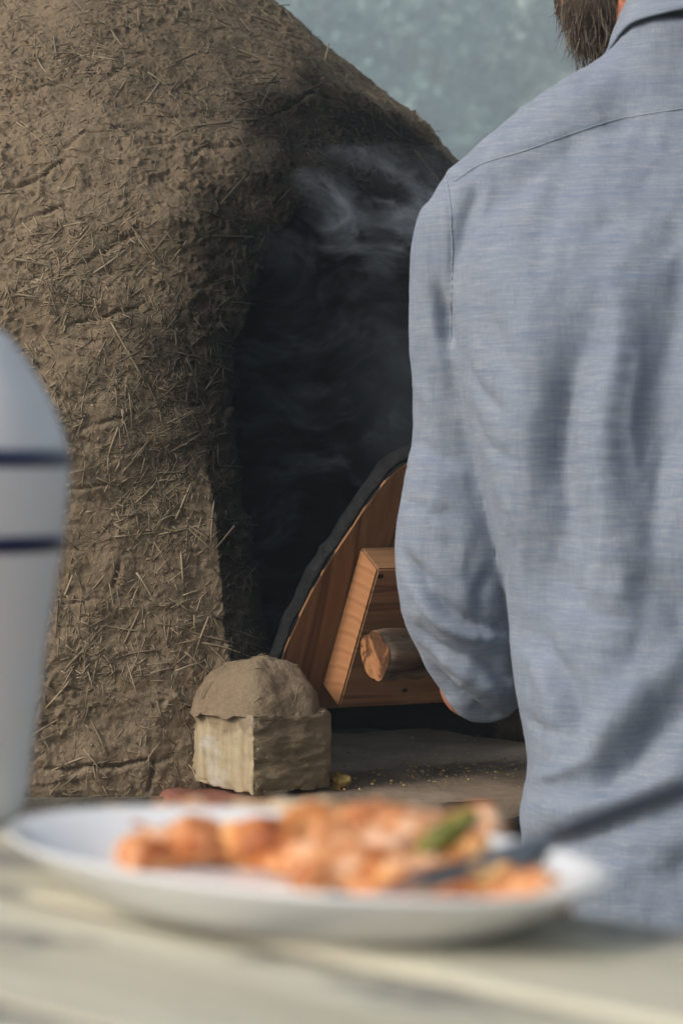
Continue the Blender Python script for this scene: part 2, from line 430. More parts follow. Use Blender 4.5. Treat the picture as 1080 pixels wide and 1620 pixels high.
TREES = [(3.6, 118, 15.5, 5.0, 0, 'blue-green tree rising just right of the oven dome'), (11.5, 120, 14.8, 4.6, 2, 'silvery tree whose crown stands beside the bearded chin'),
         (-5.2, 119, 16.0, 5.2, 1, 'green tree mostly hidden by the oven dome'), (19.5, 121, 15.0, 5.0, 1, 'green tree hidden behind the man in the blue shirt'),
         (7.2, 131, 17.5, 5.4, 2, 'tall pale silvery tree in the second row behind the oven'), (-15.0, 121, 16.0, 5.4, 0, 'blue-green tree far out to the oven side of the row'),
         (15.5, 133, 17.5, 5.6, 0, 'tall blue-green tree in the second row above the shoulder'), (-1.2, 132, 18.0, 5.6, 1, 'tall green tree in the second row above the oven dome'),
         (29.5, 122, 15.5, 5.2, 2, 'silvery tree at the far end of the row beyond the man'), (3.0, 146, 18.0, 5.6, 0, 'blue-green tree highest up the hill behind the oven'),
         (11.4, 147, 18.5, 5.8, 1, 'green tree highest up the hill, between oven and chin')]
for t in TREES: make_tree(*t)

# ------------------------------------------------------------------ the mud oven
PROF = [(0.00, .69), (.12, .683), (.25, .68), (.40, .675), (.55, .66), (.68, .62), (.76, .575), (.81, .514), (.85, .484), (.888, .436), (.961, .346), (1.043, .252), (1.10, .17), (1.135, .06)]
pz = np.array([p[0] for p in PROF]); pr = np.array([p[1] for p in PROF])
def dome_mesh(off_r, off_top, z0, n=96):
    zs = np.concatenate([np.linspace(z0, 1.08, 34), np.linspace(1.09, 1.133, 6)])
    V = []; F = []
    for z in zs:
        r = max(np.interp(z, pz, pr) - off_r, .02)
        for k in range(n):
            a = 2 * math.pi * k / n; V.append((OC[0] + r * math.cos(a), OC[1] + r * math.sin(a), OC[2] + (z if off_top == 0 else z * (1.135 - off_top) / 1.135)))
    for i in range(len(zs) - 1):
        for k in range(n): F.append((i * n + k, i * n + (k + 1) % n, (i + 1) * n + (k + 1) % n, (i + 1) * n + k))
    F.append(tuple(range(n - 1, -1, -1))); F.append(tuple((len(zs) - 1) * n + k for k in range(n)))
    return mesh(V, F)
outer = dome_mesh(0, 0, -.02); inner = dome_mesh(.13, .14, .004)
shell = boolean(outer, inner)
# mouth: arch-shaped tunnel along MD; (offset along MT, height) outline
MOUTH = [(-.160, -.05), (-.178, .08), (-.190, .18), (-.206, .31), (-.224, .42), (-.214, .50), (-.176, .59), (-.116, .67), (-.05, .712), (.02, .72), (.11, .70), (.19, .64), (.25, .54), (.285, .40), (.30, .25), (.305, .10), (.305, -.05)]
mo = spline([(a, b) for a, b in MOUTH], 60)
V = []; F = []
for q in (.25, 1.1):
    for a, b in mo: V.append(OC + MD * q + MT * a + np.array([0, 0, b]))
n = len(mo)
for k in range(n): F.append((k, (k + 1) % n, n + (k + 1) % n, n + k))
F.append(tuple(range(n - 1, -1, -1))); F.append(tuple(range(n, 2 * n)))
cutm = mesh(V, F); bm = bmesh.new(); bm.from_mesh(cutm); bmesh.ops.recalc_face_normals(bm, faces=bm.faces[:]); bm.to_mesh(cutm); bm.free()
shell = boolean(shell, cutm)
extra = merge([ball(at(326, 1128, 2.93), (.075, .07, .062), 14), ball(at(382, 1075, 2.97), (.045, .05, .055), 12), ball(at(262, 1190, 2.90), (.07, .06, .05), 12)])
bm = bmesh.new(); bm.from_mesh(shell); em = mesh(*extra); bm.from_mesh(em); shell = bpy.data.meshes.new('u'); bm.to_mesh(shell); bm.free()
shell = remesh(shell, .010, 18)
bm = bmesh.new(); bm.from_mesh(shell); bm.normal_update()
sel = []
fc = np.array([f.calc_center_median()[:] for f in bm.faces]); fn = np.array([f.normal[:] for f in bm.faces]); bm.faces.ensure_lookup_table()
view = -fc + np.array([0, 0, CAM_Z]); view /= np.linalg.norm(view, axis=1, keepdims=True)
fp = topx(fc); rad = np.hypot(fc[:, 0] - OC[0], fc[:, 1] - OC[1])
okf = (np.sum(fn * view, 1) > -.15) & (fp[:, 0] > -420) & (fp[:, 0] < 800) & (fp[:, 1] > -180) & (fp[:, 1] < 1330) & (fc[:, 1] < 3.75) & (rad > np.interp(fc[:, 2] - OC[2], pz, pr) - .09)
es = set()
for i in np.nonzero(okf)[0]: es.update(bm.faces[i].edges)
bmesh.ops.subdivide_edges(bm, edges=list(es), cuts=4, use_grid_fill=True)
shell = from_bm(bm, 'oven_shell')
v = verts(shell); n_ = norms(shell)
zz = v[:, 2] - OC[2]; rr = np.hypot(v[:, 0] - OC[0], v[:, 1] - OC[1]); ext = sstep(.10, .05, np.interp(zz, pz, pr) - rr)
lump = fbm(v * 6, 3) * .016 + fbm(v * 22, 3) * .006
clod = np.maximum(fbm(v * 85 + 5, 3) - .10, 0) * .010
pits = -np.maximum(fbm(v * 60 + 31, 3) - .20, 0) * .013
flat = .25 + .95 * sstep(-.15, .3, fbm(v * 6 + 9, 3))
fine = fbm(v * 190, 2) * .0016
smear = (1 - np.abs(fbm(v * np.array([9, 9, 30]) + 77, 3)) * 3) * .0022
d = lump + smear + (clod + pits) * flat * 1.2 + fine
px = topx(v)
facing = np.sum(n_ * (np.array([0, 0, CAM_Z]) - v), 1) > 0
# hand-drawn courses: cracks between the daubed rows
CR = [[(45, 155), (85, 135), (125, 112)], [(150, 128), (200, 112), (290, 98)], [(95, 245), (140, 215), (190, 203), (248, 188)], [(5, 300), (50, 285), (105, 255)],
      [(300, 250), (340, 238), (380, 230)], [(0, 472), (50, 445), (105, 432)], [(105, 425), (150, 400), (205, 378), (262, 362)], [(110, 510), (170, 498), (235, 475)],
      [(305, 455), (350, 440)], [(110, 688), (160, 672), (200, 656), (265, 643)], [(170, 735), (215, 712), (250, 700)], [(300, 640), (318, 642)], [(80, 780), (150, 770), (210, 788)],
      [(420, 190), (470, 160), (520, 150)], [(150, 365), (95, 330), (45, 350)], [(190, 890), (180, 930)], [(100, 960), (150, 950), (190, 962)], [(245, 1190), (235, 1250)], [(60, 1215), (150, 1212), (280, 1190)], [(210, 240), (270, 225), (330, 235)]]
wob = fbm(v * 26, 3) * 16
for c in CR:
    ca = rng.uniform(.35, 1.0)
    q = spline(c, max(12, int(np.hypot(*(np.array(c[-1]) - c[0])) / 5)))
    lo, hi = q.min(0) - 40, q.max(0) + 40
    idx = np.nonzero(facing & (px[:, 0] > lo[0]) & (px[:, 0] < hi[0]) & (px[:, 1] > lo[1]) & (px[:, 1] < hi[1]))[0]
    pp = px[idx] + np.stack([0 * wob[idx], wob[idx]], 1)
    D = np.linalg.norm(pp[:, None] - q[None], axis=2); j = D.argmin(1); D = D.min(1)
    endf = np.sin(np.pi * np.clip((j + .6) / len(q), 0, 1)) ** .5
    d[idx] += ca * endf * (-.009 * np.exp(-(D / 3.2) ** 2) + .0022 * np.exp(-((D - 11) / 7) ** 2) * (pp[:, 1] > q[j, 1]))
v = v + n_ * (d * (.25 + .75 * ext))[:, None]
setv(shell, v)
# soot: stain round the mouth and inside, plus painted shade on the dome
mu = (v - OC) @ MT; mh = zz
D = np.min(np.linalg.norm(np.stack([mu, mh], 1)[:, None, :] - mo[None, ::2], axis=2), axis=1)
front = ((v - OC) @ MD) > 0
inside_arch = (np.abs(mu) < np.interp(mh, [-.05, .1, .4, .55, .65, .72], [.22, .24, .26, .23, .15, .0]))
st = sstep(.16, -.02, D - .03 * sstep(.1, .7, mh) - .10 * sstep(.35, .75, mh) * sstep(-.25, .1, mu) + .06 * fbm(v * 9, 4) * 2)
st = np.maximum(st * sstep(.22, .50, mh), .85 * sstep(.060, .0, D + .02 * fbm(v * 14, 3) * 2)) 
dome_soot_shade = .52 * sstep(.46, .08, D + .05 * fbm(v * 6 + 2, 4) * 2) * sstep(.40, .62, mh) * sstep(-.42, -.06, mu)  # partly soot, partly painted shade on the dome's side turned from the sun
st = np.maximum(st, dome_soot_shade); soot_shade = np.where(front, np.where(inside_arch, 1, st), 0); soot_shade = np.maximum(soot_shade, 1 - sstep(0, 1, ext))
soot_shade = np.maximum(soot_shade, .93 * sstep(.012, .042, np.interp(zz, pz, pr) - rr + .02 * fbm(v * 18, 3)) * front * (np.abs(mu) < .33) * sstep(-.06, .10, mh) * (mh < .8))
soot_shade = np.clip(soot_shade, 0, 1)
shell.attributes.new('soot_shade', 'FLOAT', 'POINT').data.foreach_set('value', soot_shade)
oven = empty('oven', tuple(OC)); thing(oven, 'domed mud oven bristling with straw, dark smoking mouth', 'oven')
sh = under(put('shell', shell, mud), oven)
# straw daubed into the mud
nn = norms(shell); vp = topx(v)
vd_ = np.array([0, 0, CAM_Z]) - v; fv = np.sum(nn * vd_, 1) / np.linalg.norm(vd_, axis=1) > .22; fv &= (D > .022) | ~front
cand = np.nonzero(fv & (ext > .8) & (vp[:, 0] > -400) & (vp[:, 0] < 760) & (vp[:, 1] > -160) & (vp[:, 1] < 1320))[0]
def straw_geo(p, nrm, L, r, seg=3, bend=.12, lift=.0):
    t = rng.normal(size=3); t -= nrm * (t @ nrm)
    t[2] += rng.normal() * .2; t -= nrm * (t @ nrm); t /= np.linalg.norm(t)
    b = np.cross(nrm, t); tilt = rng.normal() * .045 + lift
    pts = []
    for s in np.linspace(-.5, .5, seg + 1):
        pts.append(p + t * s * L + b * bend * L * (s * s - .1) * rng.choice((-1, 1)) * 0 + b * bend * L * s * s + nrm * (tilt * s * L - .45 * s * s * L * L / .7 + r * .25))
    return tube(pts, [r] * (seg + 1), 4, True, nrm)
hot = np.array([(270, 740, 70), (230, 800, 60), (140, 1000, 70), (160, 1030, 50), (300, 1010, 50), (380, 1030, 28), (120, 630, 50), (80, 440, 55), (75, 240, 30), (240, 620, 60), (330, 700, 22), (250, 520, 60), (160, 90, 50), (300, 620, 40)])
dens = .28 + np.exp(-((vp[cand][:, None, 0] - hot[None, :, 0]) ** 2 + (vp[cand][:, None, 1] - hot[None, :, 1]) ** 2) / hot[None, :, 2] ** 2).sum(1)
dens *= .55 + .9 * sstep(-.3, .4, fbm(v[cand] * 9 + 3, 3)); dens *= np.where(vp[cand][:, 0] > 430, .5, 1) * np.where(vp[cand][:, 0] < -10, .35, 1)
dens /= dens.sum()
def straw_mesh(n, L, r, seg):
    parts = []; tone = []; so = []
    for i in rng.choice(cand, n, p=dens):
        g = straw_geo(v[i], nn[i], rng.uniform(*L), rng.uniform(*r), seg, rng.normal() * .12, 0)
        parts.append(g); tone += [float(np.clip(rng.normal(.45, .25), 0, 1))] * len(g[0]); so += [float(soot_shade[i])] * len(g[0])
    V, F = merge(parts); me = mesh(V, F)
    me.attributes.new('tone', 'FLOAT', 'POINT').data.foreach_set('value', tone); me.attributes.new('soot_shade', 'FLOAT', 'POINT').data.foreach_set('value', so); return me
s1 = under(put('straw_bits', straw_mesh(3000, (.014, .046), (.0004, .0008), 3), straw_m), oven); s1['kind'] = 'stuff'
s2 = under(put('chaff', straw_mesh(4200, (.003, .012), (.0005, .0011), 1), straw_m), oven); s2['kind'] = 'stuff'
for i in rng.choice(cand, 230, p=dens):
    g = straw_geo(v[i], nn[i], rng.uniform(.038, .085), rng.uniform(.0007, .0014), 4, rng.normal() * .1, 0)
    me = mesh(*g); tn = float(np.clip(rng.normal(.6, .22), 0, 1))
    me.attributes.new('tone', 'FLOAT', 'POINT').data.foreach_set('value', [tn] * len(g[0])); me.attributes.new('soot_shade', 'FLOAT', 'POINT').data.foreach_set('value', [float(soot_shade[i])] * len(g[0]))
    under(put('straw', me, straw_m), oven)

# ------------------------------------------------------------------ stone plinth and hearth
ZH = OC[2]
plinth = empty('plinth', (OC[0], OC[1], 0)); thing(plinth, 'rough dark stone plinth with a dusty hearth ledge under the oven', 'plinth')
variants = [rough_box((.30, .20, .185), 9, .03, 9, s, .2) for s in range(6)]
core = under(put('core', mesh(*tube([(OC[0], OC[1], -.1), (OC[0], OC[1], ZH - .012)], [.70, .70], 48)), grey_stone, None, False), plinth)
for row in range(3):
    for k in range(15):
        a = math.pi + (k + .5 * (row % 2)) * math.pi / 14
        o = bpy.data.objects.new('stone', random.choice(variants)); C.objects.link(o)
        if not o.data.materials: o.data.materials.append(grey_stone); o.data.polygons.foreach_set('use_smooth', [True] * len(o.data.polygons))
        o.location = (OC[0] + .72 * math.cos(a), OC[1] + .72 * math.sin(a), .10 + row * .20)
        o.rotation_euler = (random.choice((0, math.pi)), 0, a + math.pi / 2); o.scale = (random.uniform(.52, .6), .9, random.uniform(.98, 1.05)); under(o, plinth)
# hearth ledge: outline in plan, facing a little right of the camera
def rock(name, c, size, yaw, m, seed, amp=.02, freq=11, cuts=16, parent=plinth, rnd=.15):
    o = put(name, rough_box(size, cuts, amp, freq, seed, rnd), m); o.location = c; o.rotation_euler.z = yaw; under(o, parent); return o
LY = R(18)
def hearth_extra(v_, n__):
    v_ = v_.copy(); v_[:, 2] = np.where(v_[:, 2] > .0, .02 + fbm(v_ * 14, 4) * .006, v_[:, 2]); return v_
hb_ = rough_box((.80, .66, .020), 46, .008, 16, 3, .03, hearth_extra)
he = put('hearth_slab', hb_, hearth_m); he.location = (.22, 3.09, ZH - .022); he.rotation_euler.z = LY; under(he, plinth)
for i, (x, wd, hh) in enumerate([(-.27, .17, .2), (-.075, .21, .22), (.14, .20, .20), (.33, .17, .21)]):
    c = np.array([.22, 3.09, 0]) + rotz(LY) @ np.array([x, -.245, 0])
    rock('stone', (c[0], c[1], ZH - .016 - hh / 2), (wd, .20, hh), LY, dark_stone, 20 + i, .035, 12, 18)
    rock('stone', (c[0] + .05, c[1], ZH - .48 - .0), (wd + .02, .20, .40), LY, dark_stone, 40 + i, .035, 9, 14)
rock('brick', (-.115, 2.855, ZH - .034), (.20, .26, .062), R(30), red_stone, 61, .008, 22, 14)

# ------------------------------------------------------------------ limestone block with its mud cap
fr = on_plane(400, 1262, (0, 0, ZH), np.array([0, 0, 1.0]))
lf = on_plane(308, 1240, (0, 0, ZH), np.array([0, 0, 1.0])); rt = on_plane(523, 1250, (0, 0, ZH), np.array([0, 0, 1.0]))
by = math.atan2(rt[1] - fr[1], rt[0] - fr[0]); BL = .108; BW = .136; BH = .092
bx = np.array([math.cos(by), math.sin(by), 0]); byv = np.array([-math.sin(by), math.cos(by), 0])
bc = fr + bx * BL / 2 + byv * BW / 2
def block_extra(v_, n__):
    v_ = v_.copy(); f = n__[:, 1] < -.5            # split face
    q = fbm(v_ * np.array([13, 13, 48]) + 4, 4); rid = 1 - np.abs(q) * 2.6
    v_[:, 1] += np.where(f, (-.0065 * rid + .003) * sstep(.5, .38, np.abs(v_[:, 0]) / BL), 0)
    ed = np.sort(np.abs(v_) / (np.array([BL, BW, BH]) / 2), axis=1)[:, 1]; v_ -= n__ * (sstep(.82, 1, ed) * np.maximum(fbm(v_ * 60 + 3, 3), 0) * .014)[:, None]
    e = n__[:, 0] < -.5; v_[:, 0] += np.where(e, fbm(v_ * np.array([1, 60, 9]), 3) * .0007, 0)
    v_[:, 2] += np.where(v_[:, 2] < -.03, fbm(v_ * 24, 3) * .004, 0); return v_
bmz = rough_box((BL, BW, BH), 40, .0050, 26, 9, .05, block_extra)
blk = put('stone_block', bmz); blk.location = (bc[0], bc[1], ZH + BH / 2 + .002); blk.rotation_euler.z = by
bmz.materials.append(lime_split); bmz.materials.append(lime_sawn)
for p in bmz.polygons: p.material_index = 1 if p.normal.x < -.5 else 0
thing(blk, 'pale yellow limestone block wearing a rounded mud cap, beside the oven mouth', 'stone block')
NR, NA = 34, 96; cv = []; cf = []
for i in range(NR + 1):
    q = i / NR
    for k in range(NA):
        th = 2 * math.pi * k / NA; c_, s2_ = math.cos(th), math.sin(th); kk = (abs(c_) ** 4.0 + abs(s2_) ** 4.0) ** (-1 / 4.0)
        cv.append((q * kk * c_ * .0568 - .003 * (c_ < 0) * q, q * kk * s2_ * .0695 + .014 * (s2_ > 0) * q, .062 * (1 - q ** 2.2) ** .80))
for i in range(NR):
    for k in range(NA): cf.append((i * NA + k, (i + 1) * NA + k, (i + 1) * NA + (k + 1) % NA, i * NA + (k + 1) % NA))
cv = np.array(cv); qq = np.repeat(np.linspace(0, 1, NR + 1), NA)
nrm = cv * np.array([1, 1, .8]); nrm = nrm / np.linalg.norm(nrm, axis=1, keepdims=True)
cv = cv + nrm * ((fbm(cv * 15 + 2, 4) * .013 + fbm(cv * 75, 3) * .003 + np.maximum(fbm(cv * 45 + 8, 2) - .1, 0) * .006) * (1 - .6 * sstep(.85, 1, qq)))[:, None]
dr = sstep(.93, 1, qq); cv[:, 2] -= dr * np.maximum(.004 + fbm(np.stack([cv[:, 0], cv[:, 1], 0 * qq], 1) * 30, 4) * .022, -.001)
cap = put('mud_cap', mesh(cv, cf), mud_cap_m, blk); cap.location = (-.0015, .001, BH / 2 - .0045)
# straw on the cap
cm = cap.data; vv = verts(cm); vn = norms(cm); up = np.nonzero(vv[:, 2] > .012)[0]; parts = []; tone = []
for i in rng.choice(up, 70):
    g = straw_geo(vv[i], vn[i], rng.uniform(.005, .024), rng.uniform(.0003, .0007), 2, .1, 0); parts.append(g); tone += [float(rng.uniform(.2, .7))] * len(g[0])
me = mesh(*merge(parts)); me.attributes.new('tone', 'FLOAT', 'POINT').data.foreach_set('value', tone); me.attributes.new('soot_shade', 'FLOAT', 'POINT')
q = put('straw_bits', me, straw_m, cap); q['kind'] = 'stuff'

# crumbs and a corn lump on the hearth
lump_ = on_plane(536, 1246, (0, 0, ZH), np.array([0, 0, 1.0])) + np.array([0, 0, .006])
cl = put('corn_lump', rough_box((.022, .018, .018), 10, .012, 90, 3, .5), yellow_m); cl.location = lump_; thing(cl, 'small mustard yellow lump lying by the limestone block', 'food lump')
parts = []
for i in range(330):
    if rng.uniform() < .75: p = on_plane(rng.normal(690, 95), rng.normal(1222, 18), (0, 0, ZH), np.array([0, 0, 1.0]))
    else: p = on_plane(rng.uniform(540, 860), rng.uniform(1150, 1255), (0, 0, ZH), np.array([0, 0, 1.0]))
    if p[1] > 3.3 or p[1] < 2.74: continue
    s = rng.choice((.0007, .001, .0013, .0022)) * rng.uniform(.7, 1.2); p = p + np.array([0, 0, .003 + s * .3])
    parts.append(ball(p, (s, s * rng.uniform(.6, 1), s * .7), 3))
cr = put('crumbs', mesh(*merge(parts)), food_mat('cornmeal', (.16, .10, .03), (.36, .25, .085), (.50, .40, .2), 300)); cr['kind'] = 'stuff'
thing(cr, 'yellow cornmeal crumbs scattered over the dusty hearth ledge', 'crumbs')

# ------------------------------------------------------------------ the wooden oven door, held tilted before the mouth
DPHI, DLAM = R(25), R(27)
dn = np.array([math.sin(DPHI) * math.cos(DLAM), -math.cos(DPHI) * math.cos(DLAM), -math.sin(DLAM)])      # outward
dt = np.array([math.cos(DPHI), math.sin(DPHI), 0]); du = np.cross(dt, -dn); du = du if du[2] > 0 else -du
PT = .052                                                      # panel thickness
p0 = at(535, 1120, 2.84)                                       # front lower left corner of the panel
door = empty('oven_shutter', tuple(p0)); thing(door, 'arched wooden oven door with charred rim and log handle', 'oven door')
MW = Matrix((( dt[0], -dn[0], du[0], p0[0]), (dt[1], -dn[1], du[1], p0[1]), (dt[2], -dn[2], du[2], p0[2]), (0, 0, 0, 1)))
door.matrix_world = MW                                         # local x along the door, y into it, z up it
def loc(px_, py_, depth):                                      # pixel -> local (x, z) on the plane `depth` behind the panel front
    o = p0 - dn * depth; P = on_plane(px_, py_, o, dn) - p0; return P @ dt, P @ du
def prism(pts, y0, y1, bevel=.0, jitter=0.0):
    bm = bmesh.new(); a = [bm.verts.new((x, y0, z)) for x, z in pts]; f = bm.faces.new(a)
    r = bmesh.ops.extrude_face_region(bm, geom=[f]); vs = [g for g in r['geom'] if isinstance(g, bmesh.types.BMVert)]
    for q in vs: q.co.y = y1
    bmesh.ops.recalc_face_normals(bm, faces=bm.faces[:])
    if bevel: bmesh.ops.bevel(bm, geom=[e for e in bm.edges if abs(e.calc_face_angle(0)) > .5], offset=bevel, segments=2, affect='EDGES')
    return from_bm(bm)
face_px = [(434, 1075), (462, 1003), (493, 938), (522, 888), (548, 850), (592, 785), (640, 735)]
fl = np.array([loc(a, b, PT) for a, b in face_px])
CX = .235                                                      # centre line
apex = (CX, fl[-1][1] + .075)
left = [(fl[0][0] - .004, -.035)] + [tuple(q) for q in fl] + [((fl[-1][0] + CX) / 2 + .005, fl[-1][1] + .056), apex]
left = [tuple(q) for q in spline(left, 36)]
right = [(2 * CX - x, z) for x, z in left[::-1]][1:]
outline = left + right
# three upright boards make the door face, the charred back ring stands behind them
xs0, xs1 = min(p[0] for p in outline), max(p[0] for p in outline)
cuts_ = [xs0, .072, .235, .40, xs1]
ol = np.array(outline)
def ztop(x):
    k = len(left) - 1; return np.interp(x, ol[:k + 1, 0], ol[:k + 1, 1]) if x <= CX else np.interp(2 * CX - x, ol[:k + 1, 0], ol[:k + 1, 1])
FT = .020
for a, b in zip(cuts_[:-1], cuts_[1:]):
    a2, b2 = a + .0008, b - .0008; top = [(x, ztop(x)) for x in np.linspace(b2, a2, 16)]
    pts = [(a2, -.035), (b2, -.035)] + [p for p in top if p[1] > -.034]
    put('board', prism(pts, PT, PT + FT - .001), door_m, door, False)
# charred ring: slightly larger than the face, uneven
cen = np.array([CX, .10]); rg = []
for i, (x, z) in enumerate(outline):
    k = 1.0 + .004 * math.sin(i * 1.7) + rng.normal() * .002; rg.append(tuple(cen + (np.array([x, z]) - cen) * (k * 1.011)))
rim = prism(rg, PT + .0012, PT + .031, .003); rbm = bmesh.new(); rbm.from_mesh(rim)
bmesh.ops.triangulate(rbm, faces=rbm.faces[:]); bmesh.ops.subdivide_edges(rbm, edges=rbm.edges[:], cuts=3); rim = from_bm(rbm)
rv = verts(rim); rn = norms(rim); side = (np.abs(rn[:, 1]) < .8)
rv = rv + np.where(side, 1, .15)[:, None] * rn * (fbm(rv * 40, 3) * .0035)[:, None]; setv(rim, rv)
put('charred_back', rim, char_m, door)
# thick panel with a slanted, end-grain side
F_tl, F_bl = loc(597, 900, 0), (0.0, 0.0); PXR = 2 * CX
ptop = [F_bl, (PXR, 0), (PXR - F_tl[0], F_tl[1]), F_tl]
pm = prism(ptop, 0, PT - .0005, .0); pm.materials.append(panel_m); pm.materials.append(end_m)
for p in pm.polygons: p.material_index = 1 if abs(p.normal.x) > .5 else 0
bmx = bmesh.new(); bmx.from_mesh(pm); bmesh.ops.bevel(bmx, geom=bmx.edges[:], offset=.0022, segments=2, affect='EDGES'); bmx.to_mesh(pm); bmx.free()
put('handle_panel', pm, None, door, False)
# log handle
la = loc(611, 1031, -.055); LR = .0275
lstart = np.array([la[0] - .016, -.062, la[1]]); ldir = np.array([1, .10, -.01]); ldir /= np.linalg.norm(ldir); LL = .37
path = [lstart + ldir * s for s in np.linspace(0, LL, 34)]
lv, lff = tube(path, [LR * (1 + .05 * math.sin(i * .9)) for i in range(34)], 40); lv = np.array(lv)
ax_ = lv - lstart; s_ = ax_ @ ldir; rad_ = ax_ - s_[:, None] * ldir
kn = np.exp(-(((s_ - .052) / .012) ** 2 + ((rad_[:, 2] + .021) / .010) ** 2)) * (rad_[:, 1] < 0)
rl = np.linalg.norm(rad_, axis=1, keepdims=True) + 1e-9
tha = np.arctan2(rad_[:, 2], rad_[:, 1])
lv = lv + rad_ / rl * (fbm(lv * np.array([14, 45, 45]), 4) * .008 + kn * .009 + .0013 * np.sin(3 * tha + .6) + .0008 * np.sin(5 * tha + 2))[:, None]
endk = np.exp(-(s_ / .004) ** 2)[:, None]; lv = lv + .55 * ldir * endk * (rad_ @ np.array([0, -1, .12]))[:, None] * .18
me = mesh(lv, lff); me.materials.append(bark_m)
lg = put('log_handle', me, None, door)
# sawn end, a fan of slightly uneven faces set 2 mm proud
endc = lv[:40].mean(0) - ldir * .0015; ring = lv[:40] * .985 + endc * .015 - ldir * .0015
ev = [endc] + list(endc + (ring - endc) * .5 + rng.normal(size=(40, 3)) * .0003) + list(ring); ef = [(0, 1 + (k + 1) % 40, 1 + k) for k in range(40)] + [(1 + k, 1 + (k + 1) % 40, 41 + (k + 1) % 40, 41 + k) for k in range(40)]
put('cut_end', mesh(ev, ef), cut_m, lg)
for s in (.085, .285):
    c = lstart + ldir * s; put('peg', mesh(*tube([c + np.array([0, .02, 0]), np.array([c[0], .004, c[2]])], [.014, .014], 14)), bark_m, door)
for a, b in ((556, 872), (602, 912), (541, 1085), (640, 1092)):
    x, z = loc(a, b, 0); 
    if x > F_tl[0] * z / F_tl[1] + .003: put('knot', mesh(*ball((x, .0005, z), (.004, .0018, .003), 6)), char_m, door)
def door_world(p): return np.array(MW @ Vector(p))

# ------------------------------------------------------------------ the man
YM = 2.42
def J(px_, py_, Y): return at(px_, py_, Y)
U = YM / FPX
cx_of = lambda py: np.interp(py, [0, 300, 860, 1290, 1600], [1066, 1072, 1080, 1086, 1092])
def torso(levels, dep_scale=1.0, shrink=0.0, n=44):
    V = []; F = []
    rows = spline(levels, 40)                        # py, half width px, half depth m, Y centre
    for py, hw, hd, Y in rows:
        c = at(cx_of(py), py, Y); hw = hw * U - shrink; hd = hd * dep_scale - shrink
        for k in range(n):
            th = 2 * math.pi * k / n; ct, st_ = math.cos(th), math.sin(th); e = .80
            V.append(c + np.array([hw * math.copysign(abs(ct) ** e, ct), hd * math.copysign(abs(st_) ** e, st_), 0]))
    m = len(rows)
    for i in range(m - 1):
        for k in range(n): F.append((i * n + k, i * n + (k + 1) % n, (i + 1) * n + (k + 1) % n, (i + 1) * n + k))
    F.append(tuple(range(n - 1, -1, -1))); F.append(tuple((m - 1) * n + k for k in range(n)))
    return V, F
LV = [(1570, 275, .145, 2.335), (1480, 268, .145, 2.335), (1380, 262, .140, 2.34), (1330, 252, .132, 2.35), (1290, 258, .140, 2.35), (1215, 240, .138, 2.36), (1100, 262, .138, 2.375), (1000, 272, .140, 2.39), (860, 288, .143, 2.405), (680, 333, .143, 2.42),
      (560, 355, .140, 2.43), (440, 362, .130, 2.44), (350, 340, .112, 2.45), (285, 285, .092, 2.455), (230, 215, .080, 2.46)]
SH_L, SH_R = J(738, 352, 2.455), J(1412, 352, 2.455)
NB = J(1066, 95, 2.46)
def mirror_px(p): return 2 * 1074 - p
ARM = [(745, 345, 2.455, 84), (733, 400, 2.46, 86), (728, 460, 2.465, 82), (722, 560, 2.47, 76), (722, 680, 2.475, 68), (717, 760, 2.475, 78), (712, 830, 2.475, 88), (714, 890, 2.475, 91), (722, 960, 2.475, 86), (748, 1035, 2.485, 76), (770, 1070, 2.505, 78)]
arm_path = spline([(*J(a, b, Y), r * U) for a, b, Y, r in ARM], 44)
GRIP = [np.array([la[0] + .105, -.062 + .0105, la[1]]), np.array([la[0] + .315, -.062 + .0315, la[1]])]
grip_w = [door_world(g) for g in GRIP]
elbow_l = arm_path[-1][:3]
wrist_l = grip_w[0] + np.array([.0, -.085, -.028])
fore_dir = wrist_l - elbow_l
cuff_l = elbow_l + fore_dir * .30
def sleeve(path, elbow, cuff, mx=None):
    P = [p[:3] for p in path] + [elbow * .6 + cuff * .4, cuff]; Rr = [p[3] for p in path] + [.043, .038]
    return tube(P, Rr, 24, True, (1, 0, 0))
def mirrored(pts):
    c = at(1074, 500, 2.42)[0]; q = np.array(pts, float).copy(); q[..., 0] = 2 * c - q[..., 0]; return q
arm_path_r = mirrored(arm_path); elbow_r = arm_path_r[-1][:3]
wrist_r = grip_w[1] + np.array([.03, -.085, -.028]); cuff_r = elbow_r + (wrist_r - elbow_r) * .30
parts = [torso(LV), sleeve(arm_path, elbow_l, cuff_l), sleeve(arm_path_r, elbow_r, cuff_r)]
bs = [J(756, 362, 2.457), J(2148 - 752, 356, 2.457)]
parts += [ball(bs[0], (.056, .060, .060), 14), ball(mirrored(bs[0]), (.056, .060, .060), 14)]
for sgn in (0, 1):
    f = (lambda p: p) if sgn == 0 else mirrored
    sp = spline([(*J(762, 352, 2.455), .062), (*J(835, 294, 2.458), .066), (*J(905, 232, 2.46), .062), (*J(975, 172, 2.462), .054), (*J(1040, 130, 2.465), .050)], 14)
    P = f(sp[:, :3]); parts.append(tube(P, [float(r) for r in sp[:, 3]], 20))
parts.append(tube([J(1072, 330, 2.45), J(1068, 200, 2.465), J(1069, 95, 2.465), J(1073, 35, 2.462)], [(.13, .09), (.095, .075), (.072, .066), (.064, .060)], 24, True, (0, 1, 0)))
shirt = remesh(mesh(*merge(parts)), .0042, 26)
v = verts(shirt); n_ = norms(shirt); px = topx(v)
cs = sstep(-.05, .35, np.sum(n_ * (np.array([0, 0, CAM_Z]) - v), 1) / np.linalg.norm(v - np.array([0, 0, CAM_Z]), axis=1))
